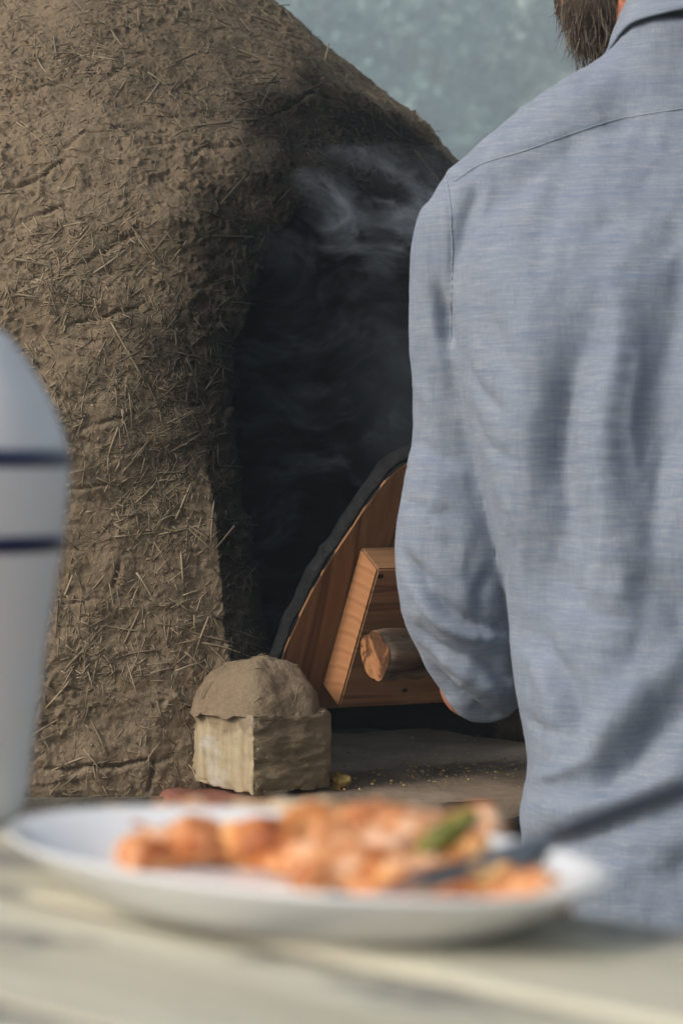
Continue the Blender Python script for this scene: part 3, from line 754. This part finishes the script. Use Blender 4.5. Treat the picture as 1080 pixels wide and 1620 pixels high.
FOLDS = [  # points (px), half width px, depth m (minus = valley)
    ([(950, 500), (912, 610), (890, 720), (900, 830), (872, 940), (842, 1050)], 36, -.014),
    ([(905, 580), (888, 700), (892, 800)], 26, -.006),
    ([(840, 420), (830, 600), (838, 760), (850, 860)], 46, .010),
    ([(985, 420), (968, 600), (962, 760), (975, 900), (950, 1080)], 34, .012),
    ([(1085, 380), (1066, 510), (1044, 640), (1018, 770)], 38, -.012), ([(1092, 640), (1050, 740), (1030, 860)], 18, -.007), ([(900, 250), (868, 330), (850, 430)], 22, -.004),
    ([(1110, 420), (1100, 640), (1090, 900)], 32, .010),
    ([(1090, 1100), (1040, 1160), (990, 1222), (950, 1262)], 30, -.014),
    ([(1090, 1010), (1000, 1100), (930, 1190), (880, 1250)], 32, .010),
    ([(825, 1342), (900, 1336), (960, 1322), (1020, 1300), (1090, 1272)], 24, -.008),
    ([(850, 1290), (930, 1282), (1010, 1255), (1090, 1222)], 26, .012),
    ([(880, 1415), (980, 1385), (1090, 1345)], 30, .008),
    ([(752, 296), (737, 340), (728, 400)], 12, -.007), ([(772, 300), (760, 360), (756, 430)], 13, .004),
    ([(692, 455), (704, 500), (712, 548)], 11, -.011), ([(672, 440), (690, 520), (704, 600)], 11, .004),
    ([(655, 895), (672, 930), (700, 962), (745, 985), (800, 993)], 9, -.013), ([(660, 930), (690, 975), (740, 1003), (800, 1012)], 12, .009),
    ([(700, 880), (725, 930), (770, 960)], 16, .004),
    ([(672, 1055), (715, 1095), (760, 1128), (815, 1150)], 10, -.011), ([(690, 1040), (740, 1075), (800, 1092)], 13, .009), ([(700, 1105), (750, 1145), (800, 1160)], 9, .004),
    ([(652, 985), (690, 1022), (745, 1048)], 9, -.006), ([(668, 1030), (712, 1066), (770, 1088)], 9, -.006), ([(632, 870), (660, 905), (690, 925)], 10, -.005), ([(775, 900), (755, 940), (760, 975)], 10, -.006), ([(640, 790), (680, 812), (720, 812)], 12, -.004),
    ([(740, 1030), (780, 1060), (806, 1085)], 10, -.008),
    ([(652, 690), (690, 720), (735, 735)], 12, -.004), ([(650, 600), (680, 640), (705, 700)], 12, .003),
    ([(880, 330), (930, 360), (1000, 350)], 18, -.003), ([(820, 1030), (870, 1090), (880, 1180), (860, 1260)], 22, .008), ([(850, 1010), (905, 1090), (925, 1180)], 18, -.008),
    ([(760, 470), (800, 560), (850, 640)], 20, -.005), ([(880, 900), (930, 960), (1000, 980)], 20, -.005), ([(1000, 900), (1060, 960), (1090, 1050)], 22, -.006),
    ([(930, 560), (915, 640), (918, 720)], 9, .004), ([(925, 760), (935, 860), (915, 950)], 9, -.004), ([(820, 1120), (850, 1150), (905, 1160)], 9, -.004), ([(842, 1230), (890, 1225), (940, 1200)], 9, .004),
    ([(735, 560), (765, 620), (810, 660)], 9, -.004), ([(740, 640), (780, 705), (830, 730)], 9, -.003), ([(1010, 560), (1000, 680), (1010, 760)], 9, .004), ([(800, 770), (830, 830), (835, 900)], 10, .004),
    # seams
    ([(718, 288), (760, 262), (830, 240), (900, 215), (980, 190), (1090, 172)], 3.2, -.0022), ([(718, 280), (760, 254), (830, 232), (900, 207), (980, 182), (1090, 164)], 4.5, .0018),
    ([(703, 268), (712, 320), (716, 400), (714, 480), (712, 545)], 3.2, -.0022), ([(698, 275), (705, 330), (708, 400), (706, 480)], 4.5, .0016),
]
d = np.zeros(len(v))
wx = fbm(v * np.array([7, 7, 4]) + 3, 2) * 20
for pts, wd, dp in FOLDS:
    q = spline(pts, 26); lo, hi = q.min(0) - 3.2 * wd - 20, q.max(0) + 3.2 * wd + 20
    idx = np.nonzero((cs > 0) & (px[:, 0] > lo[0]) & (px[:, 0] < hi[0]) & (px[:, 1] > lo[1]) & (px[:, 1] < hi[1]))[0]
    if not len(idx): continue
    pp = px[idx] + (np.stack([wx[idx], wx[idx] * .3], 1) * min(1, wd / 25))
    D = np.linalg.norm(pp[:, None] - q[None], axis=2); j = D.argmin(1); D = D.min(1)
    fade = 1 if wd < 6 else np.sin(np.pi * np.clip((j + 1.0) / (len(q) + 1), 0, 1)) ** .6
    d[idx] += dp * np.exp(-(D / wd) ** 2) * fade * cs[idx]
wr = fbm(v * np.array([16, 16, 7]) + 40, 3); d += .0036 * wr + .0014 * (1 - np.abs(fbm(v * np.array([30, 30, 14]) + 9, 3)) * 3)
v = v + n_ * (d * 1.25)[:, None]; setv(shirt, v); shirt = smoothed(shirt, 2)
man = empty('person', (J(1080, 1500, 2.36)[0], 2.36, 0))
thing(man, 'bearded man in a blue linen shirt reaching for the wooden oven door', 'person')
shirt_o = under(put('shirt', shirt, linen_m), man)
from mathutils.bvhtree import BVHTree
shirt_bvh = BVHTree.FromPolygons([tuple(p) for p in verts(shirt)], [tuple(p.vertices) for p in shirt.polygons])
def seam(name, pts, w_, n=110):
    path = []
    for q in spline(pts, n):
        h, nn_, _, _ = shirt_bvh.ray_cast(Vector((0, 0, CAM_Z)), Vector(ray(*q)).normalized())
        if h is not None: path.append(np.array(h) + np.array(nn_) * .0003)
    o = put(name, mesh(*tube(path, [w_] * len(path), 6)), seam_m, shirt_o); o.matrix_parent_inverse = shirt_inv; return o
shirt_inv = (Matrix.Translation(Vector(man.location)) @ shirt_o.matrix_parent_inverse).inverted()
seam('yoke_seam', [(720, 286), (760, 260), (830, 238), (900, 213), (980, 188), (1090, 170)], .0007)
seam('armhole_seam', [(703, 272), (711, 320), (715, 400), (714, 480), (712, 540)], .0007)
# collar: a folded band leaning forward with the neck
cc = J(1076, 70, 2.47); ta = R(28); ax = np.array([0, math.sin(ta), math.cos(ta)]); e1 = np.array([1, 0, 0]); e2 = np.cross(ax, e1)
prof = [(.060, -.030), (.056, .005), (.053, .036), (.056, .044), (.0600, .040), (.067, .018), (.0745, -.006), (.0775, -.014), (.0755, -.016), (.066, .012)]
V = []; F = []; N = 72; gap = .22
for k in range(N):
    th = math.pi / 2 + gap + (2 * math.pi - 2 * gap) * k / (N - 1)
    for r, h in prof:
        r2_ = r * (1 + .015 * math.sin(5 * th)); V.append(cc + e1 * r2_ * math.cos(th) + e2 * r2_ * math.sin(th) * 1.0 + ax * (h + .0015 * math.sin(7 * th)))
m = len(prof)
for k in range(N - 1):
    for i in range(m - 1): F.append((k * m + i, (k + 1) * m + i, (k + 1) * m + i + 1, k * m + i + 1))
collar = put('collar', mesh(V, F), linen_m, shirt_o); collar.matrix_parent_inverse = Matrix.Identity(4)
under_shirt = -Vector(man.location)
collar.matrix_parent_inverse = (Matrix.Translation(Vector(man.location)) @ shirt_o.matrix_parent_inverse).inverted()
# seam stitching (small tuft at the sleeve placket)
tk = J(652, 730, 2.47); parts = []
for i in range(7):
    a = tk + np.array([rng.uniform(-.002, .003), -.052 + rng.uniform(-.002, .0), rng.uniform(-.006, .006)]); parts.append(tube([a, a + rng.normal(size=3) * .004], [.0007, .0005], 4))
# body: head, neck, trunk, arms, hands, legs as one continuous surface
HC = J(985, -130, 2.545)
fd = np.array([-.72, .62, -.30]); fd /= np.linalg.norm(fd)
hx = np.cross(fd, (0, 0, 1)); hx /= np.linalg.norm(hx); hu = np.cross(hx, fd)
HR = np.stack([hx, fd, hu], 1)                                  # columns: side, face, up
def H(s, f, u): return HC + HR @ np.array([s, f, u])
parts = [ball(H(0, -.012, .032), (.074, .094, .088), 18, HR), ball(H(0, .030, -.040), (.060, .062, .080), 16, HR), ball(H(0, .060, -.094), (.036, .032, .026), 12, HR),
         ball(H(0, .092, -.022), (.014, .022, .018), 10, HR), tube([H(0, .078, .018), H(0, .095, -.02)], [.009, .012], 10), ball(H(0, .074, .026), (.052, .022, .013), 12, HR),
         ball(H(0, .086, -.062), (.025, .012, .006), 10, HR), ball(H(0, .084, -.073), (.022, .012, .007), 10, HR)]
for s in (-1, 1):
    parts.append(ball(H(s * .076, -.012, -.012), (.008, .018, .030), 10, HR)); parts.append(ball(H(s * .045, .055, -.022), (.022, .026, .022), 10, HR))
parts.append(tube([H(0, -.035, -.03), H(0, -.022, -.09), J(1066, 60, 2.485), J(1068, 150, 2.465)], [.060, .056, .055, .066], 20, True, (0, 1, 0)))
LVb = [(1600, 235, .12, 2.335)] + [(a, b, c, Y) for a, b, c, Y in LV[1:]]
parts.append(torso(LVb, 1.0, .045))
for path, cuff, elbow, wrist, gp, hand in ((arm_path, cuff_l, elbow_l, wrist_l, grip_w[0], -1), (arm_path_r, cuff_r, elbow_r, wrist_r, grip_w[1], 1)):
    parts.append(tube([p[:3] for p in path[::3]] + [elbow], [max(.028, p[3] * .68) for p in path[::3]] + [.036], 16, True, (1, 0, 0)))
    fdv = (wrist - elbow) / np.linalg.norm(wrist - elbow)
    parts.append(tube([elbow - fdv * .015, elbow + (wrist - elbow) * .35 + np.array([-.008, 0, -.009]), elbow + (wrist - elbow) * .75, wrist], [.032, .037, .032, (.029, .024)], 18, True, (1, 0, 0)))
    lax = MW.to_3x3() @ Vector(tuple(ldir)); lax = np.array(lax.normalized())
    back = wrist - gp; back -= lax * (back @ lax); back /= np.linalg.norm(back); upn = np.cross(lax, back); upn = upn if upn[2] > 0 else -upn
    # palm
    parts.append(tube([wrist, wrist * .45 + (gp + back * .044) * .55 + upn * .01, gp + back * .042 + upn * .012], [(.028, .023), (.040, .019), (.043, .016)], 18, True, upn))
    for i, (ln, rr_) in enumerate(((.95, .0098), (1.05, .0102), (1.0, .0098), (.85, .0086))):
        off = lax * (-.032 + .0215 * i); pts = []
        for a in np.linspace(R(70), R(70) - R(205) * ln, 9):
            pass
        for a in np.linspace(R(15), R(15) + R(190) * ln, 9):
            pts.append(gp + off + (back * math.cos(a) + upn * math.sin(a)) * (LR + .0125))
        parts.append(tube(pts, list(np.linspace(rr_ * 1.1, rr_ * .82, 9)), 10, True, lax))
    tp = [wrist * .5 + gp * .5 + back * .02 - upn * .012 + lax * -hand * .015, gp + back * .034 - upn * .020 + lax * -hand * .040, gp + back * .016 - upn * .040 + lax * -hand * .050, gp - back * .010 - upn * .044 + lax * -hand * .052]
    parts.append(tube(spline(tp, 8), list(np.linspace(.015, .010, 8)), 10))
for s in (-1, 1):
    hx_ = J(1088, 1600, 2.335)[0] + s * .095
    parts.append(tube([(hx_ - s * .02, 2.335, J(0, 1540, 2.335)[2]), (hx_ + s * .01, 2.33, .45), (hx_ + s * .01, 2.30, .28), (hx_ + s * .012, 2.28, .10), (hx_ + s * .012, 2.28, .06)], [.070, .062, .055, .040, .042], 18, True, (0, 1, 0)))
    parts.append(tube([(hx_ + s * .012, 2.26, .05), (hx_ + s * .02, 2.42, .035)], [(.036, .035), (.034, .024)], 14))
body = remesh(mesh(*merge(parts)), .0048, 4)
under(put('body', body, skin_m), man)
# rolled cuffs, trousers, shoes, eyes, hair, beard
def child(name, geo, m, parent=man): return under(put(name, mesh(*geo), m), man)
for e, c in ((elbow_l, cuff_l), (elbow_r, cuff_r)):
    dd = (c - e) / np.linalg.norm(c - e)
    cu = put('cuff', mesh(*tube([c - dd * .03, c - dd * .026, c + dd * .004, c + dd * .006], [.039, .0425, .0415, .035], 28)), linen_m, shirt_o)
    cu.matrix_parent_inverse = collar.matrix_parent_inverse
sv_ = verts(shirt); sp_ = topx(sv_); k_ = np.nonzero((np.abs(sp_[:, 1] - 730) < 14) & (sp_[:, 0] < 700))[0]; k_ = k_[np.argsort(sp_[k_, 0])[4]]; tk = sv_[k_] + norms(shirt)[k_] * .0005
tacks = [tube([tk + np.array([.0005, -.0015, .0022 * k]), tk + np.array([.0045, -.0035, .0022 * k + .001])], [.0006, .0006], 5) for k in (-1, 0, 1)]
st_o = put('bar_tack', mesh(*merge(tacks)), trouser_m, shirt_o); st_o.matrix_parent_inverse = collar.matrix_parent_inverse
tp_ = [torso([(1690, 262, .135, 2.335), (1600, 266, .138, 2.335), (1500, 258, .134, 2.338), (1400, 240, .125, 2.345)], 1, .006)]
for s in (-1, 1):
    hx_ = J(1088, 1600, 2.335)[0] + s * .095
    tp_.append(tube([(hx_ - s * .01, 2.335, J(0, 1580, 2.335)[2]), (hx_ + s * .01, 2.33, .42), (hx_ + s * .012, 2.30, .25), (hx_ + s * .012, 2.285, .055)], [.098, .082, .076, .072], 20, True, (0, 1, 0)))
trm = remesh(mesh(*merge(tp_)), .009, 6); tv = verts(trm); setv(trm, tv + norms(trm) * (fbm(tv * np.array([9, 9, 14]), 3) * .012)[:, None])
under(put('trousers', trm, trouser_m), man)
shoe_m = Mat('leather', .5, .4).color((.05, .03, .02)).m
for s in (-1, 1):
    hx_ = J(1088, 1600, 2.335)[0] + s * .107
    sm_ = remesh(mesh(*merge([ball((hx_, 2.27, .05), (.044, .06, .052), 12), ball((hx_ + s * .006, 2.40, .035), (.048, .10, .036), 12), tube([(hx_, 2.24, .012), (hx_ + s * .01, 2.48, .012)], [(.042, .014), (.036, .012)], 14)])), .006, 3)
    under(put('shoe', sm_, shoe_m), man)
eye_m = Mat('eye', .15, .5).color((.10, .065, .04)).m
for s in (-1, 1): child('eye', ball(H(s * .031, .069, .006), .0115, 10), eye_m)
def strands(roots, dirs, lens, r, tones):
    parts = []; T = []
    for p, d_, L, t in zip(roots, dirs, lens, tones):
        sw = rng.normal(size=3) * .22; pts = [p + d_ * L * s + sw * L * s * s + np.array([0, 0, -.10 * L * s * s]) for s in (0, .35, .7, 1)]
        g = tube(pts, [r, r, r * .8, r * .3], 3, False); parts.append(g); T += [t] * len(g[0])
    V, F = merge(parts); return V, F, T
# beard over jaw and chin
def add_hair(name, V, F, T):
    me = mesh(V, F); me.attributes.new('tone', 'FLOAT', 'POINT').data.foreach_set('value', T); return under(put(name, me, hair_m), man)
lumps = merge([ball(H(0, .084, -.058), (.032, .018, .016), 12, HR), ball(H(.0, .070, -.080), (.036, .026, .022), 12, HR), ball(H(0, .058, -.098), (.040, .036, .034), 12, HR), ball(H(-.04, .025, -.075), (.026, .045, .045), 12, HR), ball(H(.04, .025, -.075), (.026, .045, .045), 12, HR), ball(H(-.005, .034, -.118), (.030, .034, .030), 12, HR)])
bl = remesh(mesh(*lumps), .006, 4); bv = verts(bl); bnn = norms(bl)
V0 = [tuple(p) for p in bv]; F0 = [tuple(p.vertices) for p in bl.polygons]; T0 = list(np.clip(.18 + .25 * fbm(bv * 60, 2), 0, 1))
bi = rng.choice(len(bv), 2600); dn_ = bnn[bi] * .28 + np.array([.30, .02, -.8]) + rng.normal(size=(2600, 3)) * .16; dn_ /= np.linalg.norm(dn_, axis=1, keepdims=True)
V1, F1, T1 = strands(bv[bi] - bnn[bi] * .002, dn_, rng.uniform(.010, .028, 2600), .00042, np.clip(rng.beta(1.6, 2.2, 2600), 0, 1))
V, F = merge([(V0, F0), (V1, F1)]); add_hair('beard', V, F, T0 + T1)
hl = remesh(mesh(*merge([ball(H(0, -.018, .040), (.079, .099, .090), 16, HR), ball(H(0, -.058, -.005), (.066, .055, .06), 12, HR)])), .008, 4)
hv_ = verts(hl); keep = ((hv_ - HC) @ fd < .055) | ((hv_ - HC) @ hu > .085)
F0 = [tuple(p.vertices) for p in hl.polygons if all(keep[i] for i in p.vertices)]; hi_ = rng.choice(np.nonzero(keep)[0], 1400)
hn = norms(hl)[hi_] * .35 + (-fd * .5 - hu * .5) + rng.normal(size=(1400, 3)) * .15; hn /= np.linalg.norm(hn, axis=1, keepdims=True)
V1, F1, T1 = strands(hv_[hi_], hn, rng.uniform(.015, .03, 1400), .0005, rng.beta(1.5, 3, 1400))
V, F = merge([([tuple(p) for p in hv_], F0), (V1, F1)]); add_hair('hair', V, F, [.25] * len(hv_) + list(T1))

# ------------------------------------------------------------------ foreground table
ZT = CAM_Z - .170
E = np.array([.722, -.692, 0]); E /= np.linalg.norm(E); M_ = np.array([-E[1] * -1, -E[0], 0]); M_ = np.array([E[1], -E[0], 0])   # M_: from the far edge towards the camera
edge_pt = np.array([-.03, .9905, 0]); yawE = math.atan2(E[1], E[0])
table = empty('table', (*(edge_pt + M_ * .42)[:2], 0)); thing(table, 'weathered pale plank table in the blurred foreground', 'table')
Wd = .118
for i in range(7):
    c = edge_pt + M_ * (Wd * (i + .5)); 
    b = put('board', rough_box((1.75, Wd - .005, .038), 14, .0015, 6, 70 + i, .02), table_m); b.location = (c[0], c[1], ZT - .019 - .0018 * (i % 2)); b.rotation_euler.z = yawE; under(b, table)
def bar(name, c, size, m, parent):
    bm = bmesh.new(); bmesh.ops.create_cube(bm, size=1); bmesh.ops.scale(bm, verts=bm.verts[:], vec=size); bmesh.ops.bevel(bm, geom=bm.edges[:], offset=.004, segments=2, affect='EDGES')
    o = put(name, from_bm(bm), m, None, False); o.location = c; o.rotation_euler.z = yawE; return under(o, parent)
for s in (-.74, .74):
    for q in (.09, .73):
        c = edge_pt + M_ * q + E * s; bar('leg', (c[0], c[1], (ZT - .042) / 2), (.07, .07, ZT - .042), table_m, table)
    c = edge_pt + M_ * .41 + E * s; bar('crosspiece', (c[0], c[1], ZT - .088), (.045, .56, .085), table_m, table)

# ------------------------------------------------------------------ plate
pc = on_plane(461, 1354, (0, 0, ZT + .020), np.array([0, 0, 1.0])); PA, PB = .130, .074
plate_yaw = -R(40)
# profile: fraction of rim radius, height (outer up then inner down)
pf = [(0, .0018), (.62, .0018), (.66, .0), (.70, .0015), (.80, .007), (.92, .0155), (.985, .0200), (1.0, .0216), (.994, .0228), (.975, .0222), (.90, .0180), (.80, .0115), (.72, .0070), (.64, .0055), (.3, .005), (0, .005)]
N = 96; V = []; F = []
for fr_, h in pf[1:-1]:
    for k in range(N):
        th = 2 * math.pi * k / N; V.append((PA * fr_ * math.cos(th), PB * fr_ * math.sin(th), h))
m = len(pf) - 2
for i in range(m - 1):
    for k in range(N): F.append((i * N + k, i * N + (k + 1) % N, (i + 1) * N + (k + 1) % N, (i + 1) * N + k))
V += [(0, 0, .0018), (0, 0, .005)]
for k in range(N): F.append((m * N, (k + 1) % N, k)); F.append((m * N + 1, (m - 1) * N + k, (m - 1) * N + (k + 1) % N))
pl = put('plate', mesh(V, F), plate_m); pl.location = (pc[0], pc[1], ZT + .0006); pl.rotation_euler.z = plate_yaw
thing(pl, 'white oval plate of orange food on the plank table', 'plate')
# food: px centre, py centre, depth, size (m)
# px centre, px of the top, depth, footprint (m), material
FOOD = [(250, 1284, .985, (.044, .030), 0, 'leftmost orange baked chunk with a browned base'), (318, 1272, 1.015, (.042, .034), 2, 'cream-topped baked chunk at the back left of the heap'),
        (368, 1300, .955, (.042, .032), 1, 'salmon chunk with browned side at the plate front, left half'), (428, 1268, .995, (.044, .032), 2, 'pale cream baked chunk on the crest, left of the middle dip'),
        (470, 1284, .945, (.040, .030), 0, 'deep orange chunk in the middle of the heap'), (540, 1308, .925, (.042, .030), 1, 'pale orange chunk just right of the heap middle'),
        (590, 1288, .95, (.036, .032), 0, 'orange chunk leaning under the tall right chunk'), (660, 1270, .935, (.046, .032), 1, 'tall salmon chunk carrying the green herb leaf'),
        (735, 1305, .915, (.030, .026), 0, 'small browned chunk at the right end of the tall heap'), (600, 1345, .885, (.042, .026), 1, 'low salmon chunk at the plate front'),
        (685, 1358, .872, (.040, .024), 0, 'low orange chunk at the plate front beside the salmon one'), (775, 1378, .862, (.036, .022), 0, 'flat orange scrap near the fork'), (838, 1382, .853, (.030, .020), 1, 'flat salmon scrap at the right plate rim'),
        (300, 1318, .955, (.044, .026), 1, 'low salmon chunk at the front left of the heap')]
for i, (a, b, Y, size, k, lab) in enumerate(FOOD):
    k_s = 1.34 if size[0] > .037 else 1.0
    p = at(a + (12 if a < 280 else 0), b + 9, Y); zb = ZT + .0062; hgt = max(p[2] - zb, .008)
    def skew(v_, n__):
        v_ = v_.copy(); v_[:, 0] += v_[:, 2] * .35 * math.sin(i * 2.1); v_[:, 2] *= 1 + 4 * v_[:, 0] * math.cos(i * 1.3); return v_
    o = put('food_chunk', rough_box((size[0] * k_s, size[1] * k_s, hgt * 1.02), 14, .012, 50, 100 + i, .42, skew), food_m[k]); o.location = (p[0], p[1], zb + hgt / 2); o.rotation_euler.z = rng.uniform(-.8, .8)
    thing(o, lab, 'food', 'chunks of food on the plate')
# herb leaf on the tall chunk
lp = [at(652, 1360, .884), at(700, 1325, .882), at(752, 1282, .886)]
q = spline(lp, 10); V = []; F = []
for i, p in enumerate(q):
    wd = .0046 * math.sin(math.pi * (i + .4) / 10.2) + .0006
    V += [p + np.array([-wd, 0, wd * .6]), p + np.array([0, -.0022, 0]), p + np.array([wd, 0, -wd * .6]), p + np.array([0, .0015, 0])]
for i in range(9):
    for k in range(4): F.append((i * 4 + k, i * 4 + (k + 1) % 4, i * 4 + 4 + (k + 1) % 4, i * 4 + 4 + k))
F += [(3, 2, 1, 0), (36, 37, 38, 39)]
lf_o = put('herb_leaf', mesh(V, F), leaf_green); thing(lf_o, 'narrow green herb leaf lying against the tall chunk', 'herb')
# fork resting on the rim
f0, f1 = at(742, 1374, .858), at(868, 1326, .884)
fdir = (f1 - f0) / np.linalg.norm(f1 - f0); fa, fb, _ = frame_from(fdir)
fk = empty('fork', tuple(f0)); thing(fk, 'steel fork lying across the right side of the plate', 'fork')
under(put('handle', mesh(*tube([f0 + fdir * s for s in np.linspace(.045, .112, 8)], [(.0042 + .003 * (s / 7) ** 2, .003) for s in range(8)], 12)), handle_m), fk)
under(put('head', mesh(*tube([f0 + fdir * s for s in (.0, .008, .02, .035, .046)], [(.010, .0011), (.011, .0012), (.0105, .0013), (.006, .0015), (.003, .0016)], 12)), steel_m), fk)
for k in range(4):
    o_ = fa * (-.0087 + .0058 * k); under(put('tine', mesh(*tube([f0 + o_ + fdir * .001, f0 + o_ - fdir * .02 + fb * .002, f0 + o_ - fdir * .040], [.0014, .0012, .0006], 8)), steel_m), fk)

# ------------------------------------------------------------------ white bottle with navy bands
BY = 1.085; ub = BY / FPX; AXP = -90
zb0 = ZT
prof_px = [(470, 26), (500, 34), (506, 60), (512, 82), (525, 100), (556, 124), (596, 150), (640, 174), (690, 193), (725, 200), (765, 200), (830, 192), (890, 184), (965, 171), (1040, 159), (1105, 153), (1180, 140), (1270, 130)]
prf = [(at(AXP + r, y, BY)[2], r * ub) for y, r in prof_px]; prf.append((zb0 + .004, prf[-1][1] - .002)); prf.append((zb0, prf[-1][1] - .004))
zz_ = np.array([p[0] for p in prf][::-1]); rr_ = np.array([p[1] for p in prf][::-1])
bxw = at(AXP, 900, BY)[0]
bo = empty('bottle', (bxw, BY, zb0)); thing(bo, 'white rounded bottle with two navy bands beside the plate', 'bottle')
zs = np.linspace(zz_[0], zz_[-1], 70); rs = np.interp(zs, zz_, rr_)
for _ in range(2): rs[1:-1] = .25 * rs[:-2] + .5 * rs[1:-1] + .25 * rs[2:]
def lathe(zs, rs, n=72, cap=True):
    return tube([(bxw, BY, z) for z in zs], [float(r) for r in rs], n, cap, (0, 1, 0))
under(put('body', mesh(*lathe(zs, rs)), bottle_m), bo)
for y0, y1 in ((711, 738), (844, 870)):
    zt = np.linspace(at(AXP + 195, y1, BY)[2], at(AXP + 195, y0, BY)[2], 5); rt_ = np.interp(zt, zs, rs)
    under(put('band', mesh(*lathe(zt, rt_ + .0006)), navy_m), bo)
zc_ = zs[-1]; under(put('cap', mesh(*lathe([zc_ - .003, zc_ + .012, zc_ + .015], [.0095, .0095, .008], 32)), navy_m), bo)

# ------------------------------------------------------------------ smoke and haze
def volume(name, lo, hi, build, anis=.3):
    bm = bmesh.new(); bmesh.ops.create_cube(bm, size=1); lo, hi = np.array(lo), np.array(hi)
    for q in bm.verts: q.co = Vector(tuple((lo + hi) / 2 + np.array(q.co) * (hi - lo)))
    m = bpy.data.materials.new(name); m.use_nodes = True; t = m.node_tree; t.nodes.clear()
    out = t.nodes.new('ShaderNodeOutputMaterial'); pv = t.nodes.new('ShaderNodeVolumePrincipled'); t.links.new(pv.outputs[0], out.inputs['Volume'])
    pv.inputs['Anisotropy'].default_value = anis; build(m, t, pv); o = put(name, from_bm(bm), m, None, False); o['kind'] = 'stuff'; return o
def smoke_build(m, t, pv):
    pv.inputs['Color'].default_value = (.74, .82, .92, 1)
    co = t.nodes.new('ShaderNodeTexCoord')
    wp = t.nodes.new('ShaderNodeTexNoise'); wp.inputs['Scale'].default_value = 6; wp.inputs['Detail'].default_value = 2; t.links.new(co.outputs['Object'], wp.inputs['Vector'])
    mx = t.nodes.new('ShaderNodeVectorMath'); mx.operation = 'MULTIPLY_ADD'; mx.inputs[1].default_value = (.26, .26, .16); t.links.new(wp.outputs['Color'], mx.inputs[0]); t.links.new(co.outputs['Object'], mx.inputs[2])
    mp = t.nodes.new('ShaderNodeMapping'); mp.inputs['Rotation'].default_value = (0, R(-32), 0); mp.inputs['Scale'].default_value = (1.0, 1.0, 1.9); t.links.new(mx.outputs[0], mp.inputs[0])
    n = t.nodes.new('ShaderNodeTexNoise'); n.inputs['Scale'].default_value = 13; n.inputs['Detail'].default_value = 6; n.inputs['Roughness'].default_value = .6; t.links.new(mp.outputs[0], n.inputs['Vector'])
    def mth(op, a, b=0., c=0.):
        x = t.nodes.new('ShaderNodeMath'); x.operation = op
        for i, q in enumerate((a, b, c)):
            if isinstance(q, (int, float)): x.inputs[i].default_value = q
            else: t.links.new(q, x.inputs[i])
        return x.outputs[0]
    rid = mth('SUBTRACT', 1.0, mth('MULTIPLY', mth('ABSOLUTE', mth('SUBTRACT', n.outputs['Fac'], .5)), 10.0)); rid = mth('MAXIMUM', rid, 0.0); rid = mth('POWER', rid, 2.2)
    def blob(c, r):
        s = t.nodes.new('ShaderNodeVectorMath'); s.operation = 'SUBTRACT'; t.links.new(co.outputs['Object'], s.inputs[0]); s.inputs[1].default_value = tuple(c)
        d_ = t.nodes.new('ShaderNodeVectorMath'); d_.operation = 'DIVIDE'; t.links.new(s.outputs[0], d_.inputs[0]); d_.inputs[1].default_value = r
        l_ = t.nodes.new('ShaderNodeVectorMath'); l_.operation = 'LENGTH'; t.links.new(d_.outputs[0], l_.inputs[0])
        return mth('MAXIMUM', mth('SUBTRACT', 1.0, l_.outputs['Value']), 0.0)
    cn = t.nodes.new('ShaderNodeTexNoise'); cn.inputs['Scale'].default_value = 11; cn.inputs['Detail'].default_value = 2; t.links.new(mp.outputs[0], cn.inputs['Vector'])
    cm_ = t.nodes.new('ShaderNodeMapRange'); cm_.interpolation_type = 'SMOOTHSTEP'; cm_.inputs['From Min'].default_value = .44; cm_.inputs['From Max'].default_value = .62; t.links.new(cn.outputs['Fac'], cm_.inputs['Value'])
    rid = mth('MULTIPLY', rid, mth('MULTIPLY_ADD', cm_.outputs['Result'], .95, .05))
    a = blob(at(655, 325, 2.97), (.19, .12, .10)); b = blob(at(500, 540, 2.98), (.19, .12, .30)); c = blob(at(630, 640, 3.0), (.09, .08, .17))
    low = blob(at(430, 780, 3.0), (.12, .09, .30))
    den = mth('ADD', mth('MULTIPLY', mth('MULTIPLY', a, rid), 15.0), mth('MULTIPLY', mth('MULTIPLY', b, rid), 4.0))
    den = mth('ADD', den, mth('MULTIPLY', c, mth('MULTIPLY_ADD', rid, 1.4, 1.5)))
    den = mth('ADD', den, mth('MULTIPLY', low, mth('MULTIPLY_ADD', rid, 3.0, .12)))
    t.links.new(den, pv.inputs['Density'])
smk = volume('smoke', at(330, 1080, 2.99) * np.array([1, 0, 1]) + np.array([0, 2.87, 0]), at(760, 235, 3.0) * np.array([1, 0, 1]) + np.array([0, 3.13, 0]), smoke_build)
smk['label'] = 'thin blue-grey smoke curling out of the dark oven mouth'; smk['category'] = 'smoke'
def haze_build(m, t, pv):
    pv.inputs['Color'].default_value = (.74, .90, 1.0, 1); pv.inputs['Density'].default_value = .0050
hz_ = volume('haze', (-280, -60, -3), (280, 300, 62), haze_build, -.15)
